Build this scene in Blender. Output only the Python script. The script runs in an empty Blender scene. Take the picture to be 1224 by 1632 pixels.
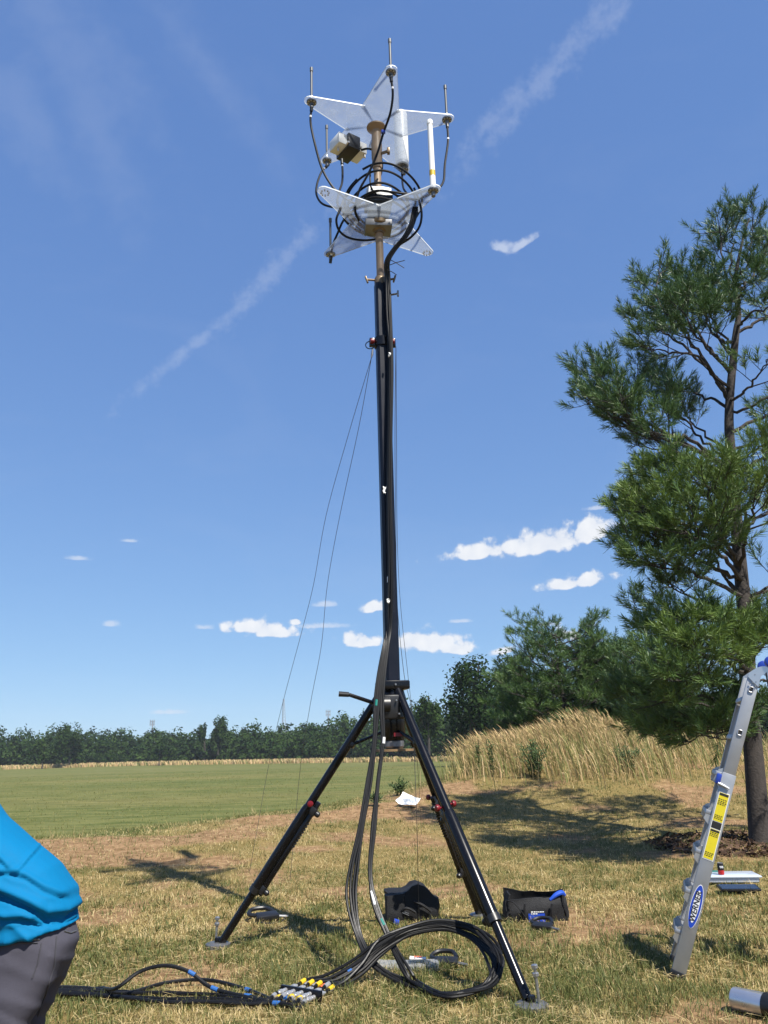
import bpy, bmesh, math, random
import numpy as np
from math import sin, cos, pi, radians, degrees, sqrt, atan2
from mathutils import Vector, Matrix, Euler

random.seed(7)
rng = np.random.default_rng(7)
scene = bpy.context.scene
col = scene.collection

# ------------------------------------------------------------------ camera
PITCH, ROLL, EYE, FPX = radians(15.7), radians(1.6), 1.6, 1316.0
FWD = Vector((0, cos(PITCH), sin(PITCH)))
_r0 = Vector((1, 0, 0)); _u0 = Vector((0, -sin(PITCH), cos(PITCH)))
RIGHT = _r0 * cos(ROLL) - _u0 * sin(ROLL)
UP = _u0 * cos(ROLL) + _r0 * sin(ROLL)
CAM = Vector((0, 0, EYE))
cam_data = bpy.data.cameras.new('camera')
cam_data.sensor_fit = 'VERTICAL'; cam_data.sensor_height = 36.0; cam_data.sensor_width = 27.0
cam_data.lens = 36.0 * FPX / 1632.0
cam_data.clip_start = 0.05; cam_data.clip_end = 9000
cam = bpy.data.objects.new('camera', cam_data); col.objects.link(cam)
cam.matrix_world = Matrix(((RIGHT.x, UP.x, -FWD.x, 0), (RIGHT.y, UP.y, -FWD.y, 0), (RIGHT.z, UP.z, -FWD.z, EYE), (0, 0, 0, 1)))
scene.camera = cam

# ------------------------------------------------------------------ light
SUN_AZ = Vector((0.56, -0.83, 0)).normalized()      # towards the sun, on the ground
SUN_EL = radians(54)
world = bpy.data.worlds.new('World'); scene.world = world; world.use_nodes = True
sun_data = bpy.data.lights.new('sun', 'SUN'); sun_data.energy = 5.0; sun_data.angle = radians(0.53)
sun_data.color = (1.0, 0.95, 0.86)
sun = bpy.data.objects.new('sun', sun_data); col.objects.link(sun)
_sd = Vector((SUN_AZ.x * cos(SUN_EL), SUN_AZ.y * cos(SUN_EL), sin(SUN_EL)))
sun.rotation_euler = _sd.to_track_quat('Z', 'Y').to_euler()
SKY_STRENGTH = 0.0575
scene.view_settings.view_transform = 'Standard'
scene.view_settings.look = 'None'
scene.view_settings.exposure = 0.8
scene.view_settings.gamma = 1.0
scene.cycles.max_bounces = 8
scene.cycles.transparent_max_bounces = 16
scene.cycles.diffuse_bounces = 3

def ray(px, py):                                   # photograph pixel -> direction with unit forward depth
    return FWD + RIGHT * ((px - 612) / FPX) + UP * ((816 - py) / FPX)
def at(px, py, Y):                                 # point where that line of sight crosses the plane y = Y
    d = ray(px, py); return CAM + d * (Y / d.y)

def build_world():
    nt = world.node_tree; N = nt.nodes; L = nt.links; N.clear()
    out = N.new('ShaderNodeOutputWorld'); bg = N.new('ShaderNodeBackground'); bg.inputs[1].default_value = SKY_STRENGTH
    L.new(bg.outputs[0], out.inputs[0])
    sky = N.new('ShaderNodeTexSky'); sky.sky_type = 'NISHITA'; sky.sun_disc = False
    sky.sun_elevation = SUN_EL; sky.sun_rotation = atan2(SUN_AZ.x, SUN_AZ.y)
    sky.altitude = 0; sky.air_density = 0.7; sky.dust_density = 0.1; sky.ozone_density = 3.0
    tc = N.new('ShaderNodeTexCoord')
    n1 = N.new('ShaderNodeTexNoise'); n1.inputs['Scale'].default_value = 38; n1.inputs['Detail'].default_value = 7; n1.inputs['Roughness'].default_value = 0.58
    L.new(tc.outputs['Generated'], n1.inputs['Vector'])
    n2 = N.new('ShaderNodeTexNoise'); n2.inputs['Scale'].default_value = 95; n2.inputs['Detail'].default_value = 6; n2.inputs['Roughness'].default_value = 0.65
    L.new(tc.outputs['Generated'], n2.inputs['Vector'])
    def math_(op, a, b=None, c=None, clamp=False):
        m = N.new('ShaderNodeMath'); m.operation = op; m.use_clamp = clamp
        for i, v in enumerate((a, b, c)):
            if v is None: continue
            if isinstance(v, (int, float)): m.inputs[i].default_value = v
            else: L.new(v, m.inputs[i])
        return m.outputs[0]
    def local(px, py, wpx, hpx, tilt=0.0):
        c = ray(px, py).normalized()
        r = c.cross(Vector((0, 0, 1))).normalized(); u = r.cross(c).normalized()
        rr = r * cos(tilt) + u * sin(tilt); uu = u * cos(tilt) - r * sin(tilt)
        M = Matrix((rr, c, uu)).transposed()
        mp = N.new('ShaderNodeMapping'); mp.vector_type = 'TEXTURE'
        mp.inputs['Location'].default_value = c; mp.inputs['Rotation'].default_value = M.to_euler()
        k = 1.12 / FPX
        mp.inputs['Scale'].default_value = (wpx * k / 2, 1.0, hpx * k / 2)
        L.new(tc.outputs['Generated'], mp.inputs['Vector'])
        return mp.outputs[0]
    def length(v):
        m = N.new('ShaderNodeVectorMath'); m.operation = 'LENGTH'; L.new(v, m.inputs[0]); return m.outputs['Value']
    def blobs(items):
        best = None; low = None
        for px, py, w, h, tilt in items:
            v = local(px, py, w, h, tilt); l = length(v)
            sp = N.new('ShaderNodeSeparateXYZ'); L.new(v, sp.inputs[0])
            base = math_('SUBTRACT', math_('MULTIPLY', sp.outputs['Z'], -1.5), 0.6)      # flat bases
            l2 = math_('MAXIMUM', l, math_('ADD', base, l))
            best = l2 if best is None else math_('SMOOTH_MIN', best, l2, 0.5)
        return best
    T = radians
    field = blobs([(790, 876, 150, 30, T(4)), (870, 866, 150, 44, T(8)), (935, 850, 90, 40, T(12)), (745, 886, 60, 20, 0),
                   (925, 928, 105, 22, T(4)), (905, 932, 60, 16, 0),
                   (405, 1000, 75, 26, 0), (440, 1008, 85, 22, 0), (472, 992, 18, 10, 0),
                   (597, 969, 42, 18, T(10)), (560, 1018, 40, 26, 0), (580, 1024, 55, 22, 0),
                   (660, 1022, 60, 34, 0), (698, 1026, 80, 36, 0), (725, 1036, 55, 18, 0),
                   (902, 1012, 40, 22, 0), (800, 1038, 44, 14, T(10))])
    # n1 pushes the outline about
    f = math_('ADD', field, math_('MULTIPLY', math_('SUBTRACT', n1.outputs[0], 0.5), 1.6))
    f = math_('ADD', f, math_('MULTIPLY', math_('SUBTRACT', n2.outputs[0], 0.5), 1.3))
    vo = N.new('ShaderNodeTexVoronoi'); vo.inputs['Scale'].default_value = 62; vo.inputs['Detail'].default_value = 0.0
    L.new(tc.outputs['Generated'], vo.inputs['Vector'])
    f = math_('ADD', f, math_('MULTIPLY', math_('SUBTRACT', vo.outputs['Distance'], 0.5), 0.9))     # billows
    mr = N.new('ShaderNodeMapRange'); mr.interpolation_type = 'SMOOTHSTEP'
    mr.inputs['From Min'].default_value = 1.15; mr.inputs['From Max'].default_value = 0.55
    L.new(f, mr.inputs['Value'])
    thick = mr.outputs[0]
    wisp_field = blobs([(800, 394, 36, 22, T(-20)), (835, 388, 50, 14, T(24)), (177, 995, 26, 10, 0), (323, 1000, 30, 9, 0), (515, 963, 44, 12, 0),
                        (125, 890, 34, 8, 0), (948, 810, 30, 8, 0), (270, 1135, 50, 8, 0), (735, 990, 36, 7, 0), (510, 998, 90, 10, 0), (870, 995, 40, 8, 0), (205, 862, 26, 6, 0), (940, 996, 30, 8, 0)])
    g = math_('ADD', wisp_field, math_('MULTIPLY', math_('SUBTRACT', n2.outputs[0], 0.5), 2.0))
    mr2 = N.new('ShaderNodeMapRange'); mr2.interpolation_type = 'SMOOTHSTEP'
    mr2.inputs['From Min'].default_value = 1.2; mr2.inputs['From Max'].default_value = 0.2; mr2.inputs['To Max'].default_value = 0.6
    L.new(g, mr2.inputs['Value'])
    # old contrail, ragged, in two stretches; and thin high cirrus
    trail = None
    for px, py, w, h, tilt in [(320, 540, 260, 20, T(42)), (440, 425, 260, 30, T(47)), (880, 110, 340, 34, T(38)), (980, 22, 120, 30, T(35)), (800, 175, 160, 24, T(35))]:
        l = length(local(px, py, w, h, tilt))
        trail = l if trail is None else math_('SMOOTH_MIN', trail, l, 0.3)
    t = math_('ADD', trail, math_('MULTIPLY', math_('SUBTRACT', n2.outputs[0], 0.5), 2.2))
    t = math_('ADD', t, math_('MULTIPLY', math_('SUBTRACT', n1.outputs[0], 0.5), 3.0))
    mr3 = N.new('ShaderNodeMapRange'); mr3.interpolation_type = 'SMOOTHSTEP'
    mr3.inputs['From Min'].default_value = 1.3; mr3.inputs['From Max'].default_value = -0.3; mr3.inputs['To Max'].default_value = 0.17
    L.new(t, mr3.inputs['Value'])
    n3 = N.new('ShaderNodeTexNoise'); n3.inputs['Scale'].default_value = 3.2; n3.inputs['Detail'].default_value = 5; n3.inputs['Roughness'].default_value = 0.6; n3.inputs['Distortion'].default_value = 0.6
    mpc = N.new('ShaderNodeMapping'); mpc.inputs['Scale'].default_value = (1.0, 1.0, 2.4); L.new(tc.outputs['Generated'], mpc.inputs['Vector']); L.new(mpc.outputs[0], n3.inputs['Vector'])
    mr4 = N.new('ShaderNodeMapRange'); mr4.inputs['From Min'].default_value = 0.5; mr4.inputs['From Max'].default_value = 0.85; mr4.inputs['To Max'].default_value = 0.07
    L.new(n3.outputs[0], mr4.inputs['Value'])
    ci = None                                                      # faint cirrus fibres high on the left
    for px, py, w, h, tilt in [(90, 40, 330, 120, T(-38)), (150, 200, 260, 70, T(-62)), (40, 190, 200, 90, T(-50)), (330, 110, 240, 60, T(-45))]:
        l = length(local(px, py, w, h, tilt)); ci = l if ci is None else math_('SMOOTH_MIN', ci, l, 0.6)
    ci = math_('ADD', ci, math_('MULTIPLY', math_('SUBTRACT', n3.outputs[0], 0.5), 2.0)); ci = math_('ADD', ci, math_('MULTIPLY', math_('SUBTRACT', n1.outputs[0], 0.5), 1.6))
    mr5 = N.new('ShaderNodeMapRange'); mr5.interpolation_type = 'SMOOTHSTEP'; mr5.inputs['From Min'].default_value = 1.3; mr5.inputs['From Max'].default_value = -.2; mr5.inputs['To Max'].default_value = 0.08
    L.new(ci, mr5.inputs['Value'])
    veil = math_('MAXIMUM', math_('MAXIMUM', math_('MAXIMUM', mr2.outputs[0], mr3.outputs[0]), mr4.outputs[0]), mr5.outputs[0])
    # shading inside the thick clouds: denser is whiter, thin and lower parts greyer blue
    shade = N.new('ShaderNodeMixRGB'); shade.inputs[1].default_value = (6.6, 7.3, 8.6, 1); shade.inputs[2].default_value = (9.6, 9.7, 9.9, 1)
    sh = math_('SUBTRACT', math_('ADD', math_('MULTIPLY', thick, 0.75), math_('MULTIPLY', n2.outputs[0], 0.5)), math_('MULTIPLY', vo.outputs['Distance'], 0.45), clamp=True); L.new(sh, shade.inputs[0])
    m1 = N.new('ShaderNodeMixRGB'); L.new(veil, m1.inputs[0]); m1.inputs[2].default_value = (7.4, 8.0, 9.2, 1)
    # summer haze evens the sky out: each band of light is compressed a little
    sep = N.new('ShaderNodeSeparateColor'); L.new(sky.outputs[0], sep.inputs[0]); cmb = N.new('ShaderNodeCombineColor')
    for i, (k, g) in enumerate(((.612, .55), (.800, .50), (.990, .335))):
        L.new(math_('MULTIPLY', math_('POWER', math_('MULTIPLY', sep.outputs[i], 0.1), g), k / 0.1), cmb.inputs[i])
    L.new(cmb.outputs[0], m1.inputs[1])
    m2 = N.new('ShaderNodeMixRGB'); L.new(math_('MULTIPLY', thick, 0.93), m2.inputs[0]); L.new(m1.outputs[0], m2.inputs[1]); L.new(shade.outputs[0], m2.inputs[2])
    L.new(m2.outputs[0], bg.inputs[0])
build_world()
world.cycles.sampling_method = 'MANUAL'; world.cycles.sample_map_resolution = 512

# ------------------------------------------------------------------ materials
def new_mat(name):
    m = bpy.data.materials.new(name); m.use_nodes = True
    nt = m.node_tree; b = nt.nodes['Principled BSDF']; return m, nt, b
def mat(name, c, rough=0.6, metal=0.0, var=0.15, scale=30.0, bump=0.0, bump_scale=None, spec=0.5, rvar=0.1, coat=0.0):
    m, nt, b = new_mat(name); N, L = nt.nodes, nt.links
    tc = N.new('ShaderNodeTexCoord')
    n = N.new('ShaderNodeTexNoise'); n.inputs['Scale'].default_value = scale; n.inputs['Detail'].default_value = 5
    L.new(tc.outputs['Object'], n.inputs['Vector'])
    mx = N.new('ShaderNodeMixRGB'); L.new(n.outputs[0], mx.inputs[0])
    mx.inputs[1].default_value = (*[max(0, x * (1 - var)) for x in c], 1); mx.inputs[2].default_value = (*[min(1, x * (1 + var)) for x in c], 1)
    L.new(mx.outputs[0], b.inputs['Base Color'])
    mr = N.new('ShaderNodeMapRange'); mr.inputs['To Min'].default_value = max(0.02, rough - rvar); mr.inputs['To Max'].default_value = min(1, rough + rvar)
    L.new(n.outputs[0], mr.inputs['Value']); L.new(mr.outputs[0], b.inputs['Roughness'])
    b.inputs['Metallic'].default_value = metal; b.inputs['Specular IOR Level'].default_value = spec
    if coat: b.inputs['Coat Weight'].default_value = coat
    if bump:
        n2 = N.new('ShaderNodeTexNoise'); n2.inputs['Scale'].default_value = bump_scale or scale * 2; n2.inputs['Detail'].default_value = 4
        L.new(tc.outputs['Object'], n2.inputs['Vector'])
        bp = N.new('ShaderNodeBump'); bp.inputs['Strength'].default_value = bump; bp.inputs['Distance'].default_value = 0.01
        L.new(n2.outputs[0], bp.inputs['Height']); L.new(bp.outputs[0], b.inputs['Normal'])
    return m
def foliage_mat(name, ramp, rough=0.55, trans=0.25, spec=0.3):
    """leaf/needle/blade colour from the per-piece value 'tint'"""
    m, nt, b = new_mat(name); N, L = nt.nodes, nt.links
    a = N.new('ShaderNodeAttribute'); a.attribute_name = 'tint'
    r = N.new('ShaderNodeValToRGB'); e = r.color_ramp.elements
    while len(e) < len(ramp): e.new(0.5)
    for i, (p, c) in enumerate(ramp): e[i].position = p; e[i].color = (*c, 1)
    L.new(a.outputs['Fac'], r.inputs[0]); L.new(r.outputs[0], b.inputs['Base Color'])
    b.inputs['Roughness'].default_value = rough; b.inputs['Specular IOR Level'].default_value = spec
    if trans:
        t = N.new('ShaderNodeBsdfTranslucent'); L.new(r.outputs[0], t.inputs[0])
        mx = N.new('ShaderNodeMixShader'); mx.inputs[0].default_value = trans
        L.new(b.outputs[0], mx.inputs[1]); L.new(t.outputs[0], mx.inputs[2]); L.new(mx.outputs[0], N['Material Output'].inputs[0])
    return m
def acrylic_mat():
    m, nt, b = new_mat('frosted_acrylic'); N, L = nt.nodes, nt.links
    tc = N.new('ShaderNodeTexCoord'); n = N.new('ShaderNodeTexNoise'); n.inputs['Scale'].default_value = 7; n.inputs['Detail'].default_value = 5
    L.new(tc.outputs['Object'], n.inputs['Vector'])
    df = N.new('ShaderNodeBsdfDiffuse'); df.inputs[0].default_value = (0.40, 0.44, 0.53, 1)
    tl = N.new('ShaderNodeBsdfTranslucent'); tl.inputs[0].default_value = (0.40, 0.46, 0.55, 1)
    tp = N.new('ShaderNodeBsdfTransparent'); tp.inputs[0].default_value = (0.94, 0.95, 0.96, 1)
    gl = N.new('ShaderNodeBsdfGlossy'); gl.inputs['Roughness'].default_value = 0.25
    m1 = N.new('ShaderNodeMixShader'); m1.inputs[0].default_value = 0.6; L.new(df.outputs[0], m1.inputs[1]); L.new(tl.outputs[0], m1.inputs[2])
    mr = N.new('ShaderNodeMapRange'); mr.inputs['From Min'].default_value = 0.3; mr.inputs['From Max'].default_value = 0.7; mr.inputs['To Min'].default_value = 0.24; mr.inputs['To Max'].default_value = 0.50
    L.new(n.outputs[0], mr.inputs['Value'])
    m2 = N.new('ShaderNodeMixShader'); L.new(mr.outputs[0], m2.inputs[0]); L.new(tp.outputs[0], m2.inputs[1]); L.new(m1.outputs[0], m2.inputs[2])
    m3 = N.new('ShaderNodeMixShader'); m3.inputs[0].default_value = 0.06; L.new(m2.outputs[0], m3.inputs[1]); L.new(gl.outputs[0], m3.inputs[2])
    L.new(m3.outputs[0], N['Material Output'].inputs[0])
    return m
def clear_plastic_mat(name, c, opacity):
    m, nt, b = new_mat(name); N, L = nt.nodes, nt.links
    b.inputs['Base Color'].default_value = (*c, 1); b.inputs['Roughness'].default_value = 0.18
    tp = N.new('ShaderNodeBsdfTransparent'); mx = N.new('ShaderNodeMixShader')
    n = N.new('ShaderNodeTexNoise'); n.inputs['Scale'].default_value = 40
    mr = N.new('ShaderNodeMapRange'); mr.inputs['To Min'].default_value = opacity - 0.15; mr.inputs['To Max'].default_value = min(1, opacity + 0.15)
    L.new(n.outputs[0], mr.inputs['Value']); L.new(mr.outputs[0], mx.inputs[0])
    L.new(tp.outputs[0], mx.inputs[1]); L.new(b.outputs[0], mx.inputs[2]); L.new(mx.outputs[0], N['Material Output'].inputs[0])
    return m

M = dict(
    black_metal=mat('black_anodised_metal', (0.0042, 0.0042, 0.0056), 0.24, 0.0, 0.3, 14, spec=0.34, rvar=0.05),
    mast_metal=mat('mast_metal', (0.0035, 0.0050, 0.0125), 0.4, 0.0, 0.3, 9, spec=0.3),
    black_rubber=mat('black_rubber', (0.0084, 0.0084, 0.0096), 0.42, 0, 0.3, 40, spec=0.5),
    black_plastic=mat('black_plastic', (0.0096, 0.0096, 0.0108), 0.4, 0, 0.25, 20),
    cable=mat('cable_jacket', (0.0042, 0.0042, 0.0049), 0.48, 0, 0.3, 60, spec=0.22),
    cable_grey=mat('cable_jacket_worn', (0.006, 0.006, 0.0066), 0.45, 0, 0.3, 60, spec=0.3),
    red=mat('red_knob', (0.15, 0.004, 0.008), 0.4, 0, 0.2, 40),
    steel=mat('zinc_steel', (0.4125, 0.4125, 0.42), 0.38, 0.9, 0.2, 60),
    steel_dull=mat('dull_steel', (0.21, 0.21, 0.217), 0.5, 0.8, 0.3, 60),
    whip=mat('whip_grey', (0.096, 0.099, 0.102), 0.45, 0.2, 0.2, 50),
    tan=mat('tan_paint', (0.2604, 0.1798, 0.1116), 0.5, 0, 0.2, 14, bump=0.1),
    bronze=mat('bronze_fitting', (0.168, 0.12, 0.072), 0.45, 0.5, 0.25, 30),
    white=mat('white_plastic', (0.7052, 0.7052, 0.688), 0.4, 0, 0.04, 12),
    enclosure=mat('enclosure_paint', (0.58, 0.57, 0.53), 0.45, 0.1, 0.08, 12),
    silver=mat('silver_connector', (0.576, 0.568, 0.56), 0.3, 0.7, 0.15, 90),
    yellow=mat('yellow_plastic', (0.5625, 0.375, 0.015), 0.45, 0, 0.1, 40),
    yellow_label=mat('yellow_label', (0.64, 0.528, 0.016), 0.5, 0, 0.06, 60),
    orange=mat('orange_tape', (0.525, 0.112, 0.035), 0.5, 0, 0.1, 40),
    blue=mat('blue_tape', (0.018, 0.096, 0.3), 0.5, 0, 0.1, 40),
    teal=mat('teal_tape', (0, 0.162, 0.132), 0.5, 0, 0.1, 40),
    blue_plastic=mat('blue_plastic', (0.014, 0.042, 0.294), 0.35, 0, 0.1, 20),
    black_fabric=mat('black_nylon', (0.0066, 0.0066, 0.0078), 0.72, 0, 0.35, 45, bump=0.5, bump_scale=130, spec=0.4),
    aluminium=mat('brushed_aluminium', (0.368, 0.376, 0.392), 0.45, 0.7, 0.14, 10, rvar=0.1),
    aluminium_bright=mat('bright_aluminium', (0.576, 0.584, 0.608), 0.3, 0.85, 0.06, 8),
    paper=mat('white_paper', (0.738, 0.738, 0.72), 0.7, 0, 0.05, 10),
    wood=mat('plywood', (0.21, 0.133, 0.063), 0.7, 0, 0.3, 20),
    wire=mat('guy_wire', (0.06, 0.057, 0.054), 0.5, 0.3, 0.2, 30),
    ink=mat('black_ink', (0.015, 0.015, 0.015), 0.5, 0, 0.1, 40),
    label_white=mat('label_white', (0.7225, 0.7225, 0.7225), 0.5, 0, 0.03, 40),
    logo_blue=mat('logo_blue', (0.01, 0.05, 0.38), 0.45, 0, 0.06, 40),
    glass_dark=mat('dark_glass', (0.012, 0.016, 0.028), 0.12, 0, 0.1, 10),
    can_black=mat('can_black', (0.012, 0.010, 0.010), 0.3, 0.3, 0.1, 20),
    can_red=mat('can_red', (0.42, 0.02, 0.02), 0.3, 0.3, 0.1, 20),
    lid=clear_plastic_mat('tub_lid_plastic', (0.55, 0.62, 0.74), 0.85),
    bag_plastic=clear_plastic_mat('plastic_bag', (0.5, 0.5, 0.5), 0.4),
    acrylic=acrylic_mat(),
    acrylic_edge=mat('acrylic_edge', (0.64, 0.664, 0.68), 0.3, 0, 0.05, 20),
    tower=mat('tower_steel', (0.216, 0.228, 0.252), 0.6, 0.1, 0.1, 1),
)

# ------------------------------------------------------------------ mesh helpers
class MB:
    def __init__(s): s.v = []; s.f = []; s.m = []; s.mi = 0
    def add(s, vs, fs):
        o = len(s.v); s.v += [tuple(v) for v in vs]; s.f += [tuple(i + o for i in f) for f in fs]; s.m += [s.mi] * len(fs); return s
    def box(s, c, size, R=None, bevel=0.0):
        hx, hy, hz = [k / 2 for k in size]; c = Vector(c)
        if bevel:
            b = min(bevel, hx * .9, hy * .9, hz * .9)
            bm = bmesh.new(); bmesh.ops.create_cube(bm, size=1.0)
            for v in bm.verts: v.co = Vector((v.co.x * size[0], v.co.y * size[1], v.co.z * size[2]))
            bmesh.ops.bevel(bm, geom=bm.edges[:], offset=b, segments=2, affect='EDGES', profile=0.5)
            bm.verts.index_update()
            vs = [v.co.copy() for v in bm.verts]; fs = [[v.index for v in f.verts] for f in bm.faces]; bm.free()
        else:
            vs = [Vector((x, y, z)) for x in (-hx, hx) for y in (-hy, hy) for z in (-hz, hz)]
            fs = [(0, 1, 3, 2), (4, 6, 7, 5), (0, 4, 5, 1), (2, 3, 7, 6), (0, 2, 6, 4), (1, 5, 7, 3)]
        if R is not None: vs = [R @ v for v in vs]
        return s.add([c + v for v in vs], fs)
    def tube(s, pts, r, n=8, cap=True, rot=0.0):
        pts = [Vector(p) for p in pts]; k = len(pts)
        rs = r if isinstance(r, (list, tuple)) else [r] * k
        T = []
        for i in range(k):
            d = pts[min(i + 1, k - 1)] - pts[max(i - 1, 0)]
            T.append(d.normalized() if d.length > 1e-9 else Vector((0, 0, 1)))
        a = Vector((0, 0, 1)) if abs(T[0].z) < .9 else Vector((1, 0, 0))
        u = T[0].cross(a).normalized(); vs = []
        for i in range(k):
            u = (u - T[i] * u.dot(T[i])); u = u.normalized() if u.length > 1e-6 else T[i].orthogonal().normalized()
            w = T[i].cross(u)
            for j in range(n):
                t = 2 * pi * j / n + rot; vs.append(pts[i] + (u * cos(t) + w * sin(t)) * rs[i])
        fs = [(i * n + j, i * n + (j + 1) % n, (i + 1) * n + (j + 1) % n, (i + 1) * n + j) for i in range(k - 1) for j in range(n)]
        if cap: fs += [tuple(range(n))[::-1], tuple(range((k - 1) * n, k * n))]
        return s.add(vs, fs)
    def lathe(s, prof, n=20, o=(0, 0, 0), R=None):
        o = Vector(o); vs = []
        for r, z in prof:
            for j in range(n):
                p = Vector((r * cos(2 * pi * j / n), r * sin(2 * pi * j / n), z)); vs.append(o + (R @ p if R is not None else p))
        k = len(prof)
        fs = [(i * n + j, i * n + (j + 1) % n, (i + 1) * n + (j + 1) % n, (i + 1) * n + j) for i in range(k - 1) for j in range(n)]
        fs += [tuple(range(n))[::-1], tuple(range((k - 1) * n, k * n))]
        return s.add(vs, fs)
    def prism(s, poly, z0, z1, R=None, o=(0, 0, 0)):
        o = Vector(o); n = len(poly)
        vs = [Vector((x, y, z0)) for x, y in poly] + [Vector((x, y, z1)) for x, y in poly]
        if R is not None: vs = [R @ v for v in vs]
        return s.add([o + v for v in vs], [tuple(range(n))[::-1], tuple(range(n, 2 * n))] + [(i, (i + 1) % n, n + (i + 1) % n, n + i) for i in range(n)])
    def obj(s, name, mats, parent=None, smooth=35):
        me = bpy.data.meshes.new(name); me.from_pydata(s.v, [], s.f)
        ms = mats if isinstance(mats, (list, tuple)) else [mats]
        for q in ms: me.materials.append(M[q] if isinstance(q, str) else q)
        me.polygons.foreach_set('material_index', s.m)
        bm = bmesh.new(); bm.from_mesh(me); bmesh.ops.recalc_face_normals(bm, faces=bm.faces); bm.to_mesh(me); bm.free()
        if smooth:
            me.polygons.foreach_set('use_smooth', [True] * len(me.polygons))
            me.set_sharp_from_angle(angle=radians(smooth))
        o = bpy.data.objects.new(name, me); col.objects.link(o)
        if parent is not None: adopt(o, parent)
        return o
def adopt(o, parent):
    o.parent = parent
    o.matrix_parent_inverse = parent.matrix_world_inv if hasattr(parent, 'matrix_world_inv') else Matrix.Translation(-Vector(parent.location))
def tag(o, label=None, cat=None, group=None, kind=None):
    if label: o['label'] = label
    if cat: o['category'] = cat
    if group: o['group'] = group
    if kind: o['kind'] = kind
    return o
def thing(name, label, cat, loc=(0, 0, 0), group=None):       # an Empty at the thing's base; its parts are given in world coordinates
    o = bpy.data.objects.new(name, None); col.objects.link(o); o.location = loc; o.empty_display_size = 0.2
    return tag(o, label, cat, group)
def part(name, mb, m, parent, smooth=35, label=None):
    o = mb.obj(name, m, None, smooth)
    base = parent; off = Vector((0, 0, 0))
    while base is not None: off += Vector(base.location); base = base.parent
    o.parent = parent; o.matrix_parent_inverse = Matrix.Translation(-off) if parent.parent is None else Matrix.Identity(4)
    if parent.parent is not None: o.matrix_parent_inverse = parent_world(parent).inverted()
    if label: o['label'] = label
    return o
def parent_world(o):
    m = Matrix.Translation(Vector(o.location))
    if o.parent is not None: m = parent_world(o.parent) @ o.matrix_parent_inverse @ m
    return m
def spline(pts, k=8):                                           # Catmull-Rom through the points
    p = [Vector(q) for q in pts]; p = [p[0] * 2 - p[1]] + p + [p[-1] * 2 - p[-2]]; out = []
    for i in range(1, len(p) - 2):
        for j in range(k):
            t = j / k; a, b, c, d = p[i - 1], p[i], p[i + 1], p[i + 2]
            out.append(0.5 * ((2 * b) + (c - a) * t + (2 * a - 5 * b + 4 * c - d) * t * t + (3 * b - a - 3 * c + d) * t ** 3))
    out.append(p[-2]); return out
def big_mesh(name, V, loops_per_face, idx, mats, tint=None, smooth=False):
    """numpy mesh: V (n,3), faces all of the same size given flat in idx"""
    me = bpy.data.meshes.new(name); nf = len(idx) // loops_per_face
    me.vertices.add(len(V)); me.vertices.foreach_set('co', np.asarray(V, dtype=np.float32).ravel())
    me.loops.add(len(idx)); me.loops.foreach_set('vertex_index', np.asarray(idx, dtype=np.int32))
    me.polygons.add(nf); me.polygons.foreach_set('loop_start', np.arange(nf, dtype=np.int32) * loops_per_face)
    me.update(calc_edges=True)
    for q in (mats if isinstance(mats, (list, tuple)) else [mats]): me.materials.append(q)
    if tint is not None:
        a = me.attributes.new('tint', 'FLOAT', 'POINT'); a.data.foreach_set('value', np.asarray(tint, dtype=np.float32))
    if smooth: me.polygons.foreach_set('use_smooth', np.ones(nf, dtype=bool))
    o = bpy.data.objects.new(name, me); col.objects.link(o); return o
_perm = np.random.default_rng(3).random((256, 256))
def vnoise(x, y, s=1.0, oct=3):                                   # smooth value noise, 0..1
    x = np.asarray(x, float) * s + 100.3; y = np.asarray(y, float) * s + 57.1; tot = 0; amp = 1; nrm = 0
    for _ in range(oct):
        xi = np.floor(x).astype(int); yi = np.floor(y).astype(int); fx = x - xi; fy = y - yi
        fx = fx * fx * (3 - 2 * fx); fy = fy * fy * (3 - 2 * fy)
        g = lambda a, b: _perm[a % 256, b % 256]
        v = (g(xi, yi) * (1 - fx) + g(xi + 1, yi) * fx) * (1 - fy) + (g(xi, yi + 1) * (1 - fx) + g(xi + 1, yi + 1) * fx) * fy
        tot = tot + v * amp; nrm += amp; amp *= 0.5; x = x * 2.03 + 11; y = y * 2.03 + 7
    return tot / nrm
def sstep(a, b, x):
    t = np.clip((np.asarray(x, float) - a) / (b - a), 0, 1); return t * t * (3 - 2 * t)
# ------------------------------------------------------------------ ground
def ridge_s(x, y):                                                # signed distance beyond the crest of the bank
    return -(x + 6) * .777 + (y - 13.9) * .631 + (vnoise(x, y, .35, 2) - .5) * 1.6
def ground_z(x, y):
    x = np.asarray(x, float); y = np.asarray(y, float); s = ridge_s(x, y)
    lip = np.exp(-((s + .9) / 1.5) ** 2)
    h = .20 * sstep(-6.5, -.2, s) - 1.1 * sstep(.2, 9, s) + lip * (.06 + .16 * (vnoise(x + 21, y + 4, .9, 3) - .5) + .05 * (vnoise(x, y, 4.5, 2) - .5))
    mound = 1.28 * np.exp(-((x - 7.5) / 6.5) ** 2 - ((y - 25.5) / 6.3) ** 2)
    near = 1 - sstep(40, 90, np.hypot(x, y))
    h = h + mound * near * (1 - sstep(0, 6, s)) * 1.0
    h = h + (vnoise(x, y, .5, 3) - .5) * .10 * near + (vnoise(x, y, 2.2, 2) - .5) * .035 * near * (1 - sstep(0, 4, s))
    h = h * near + (1 - near) * -.9 - 2.4 * sstep(45, 260, y)
    return h
def gz1(x, y): return float(ground_z(x, y))
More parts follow.
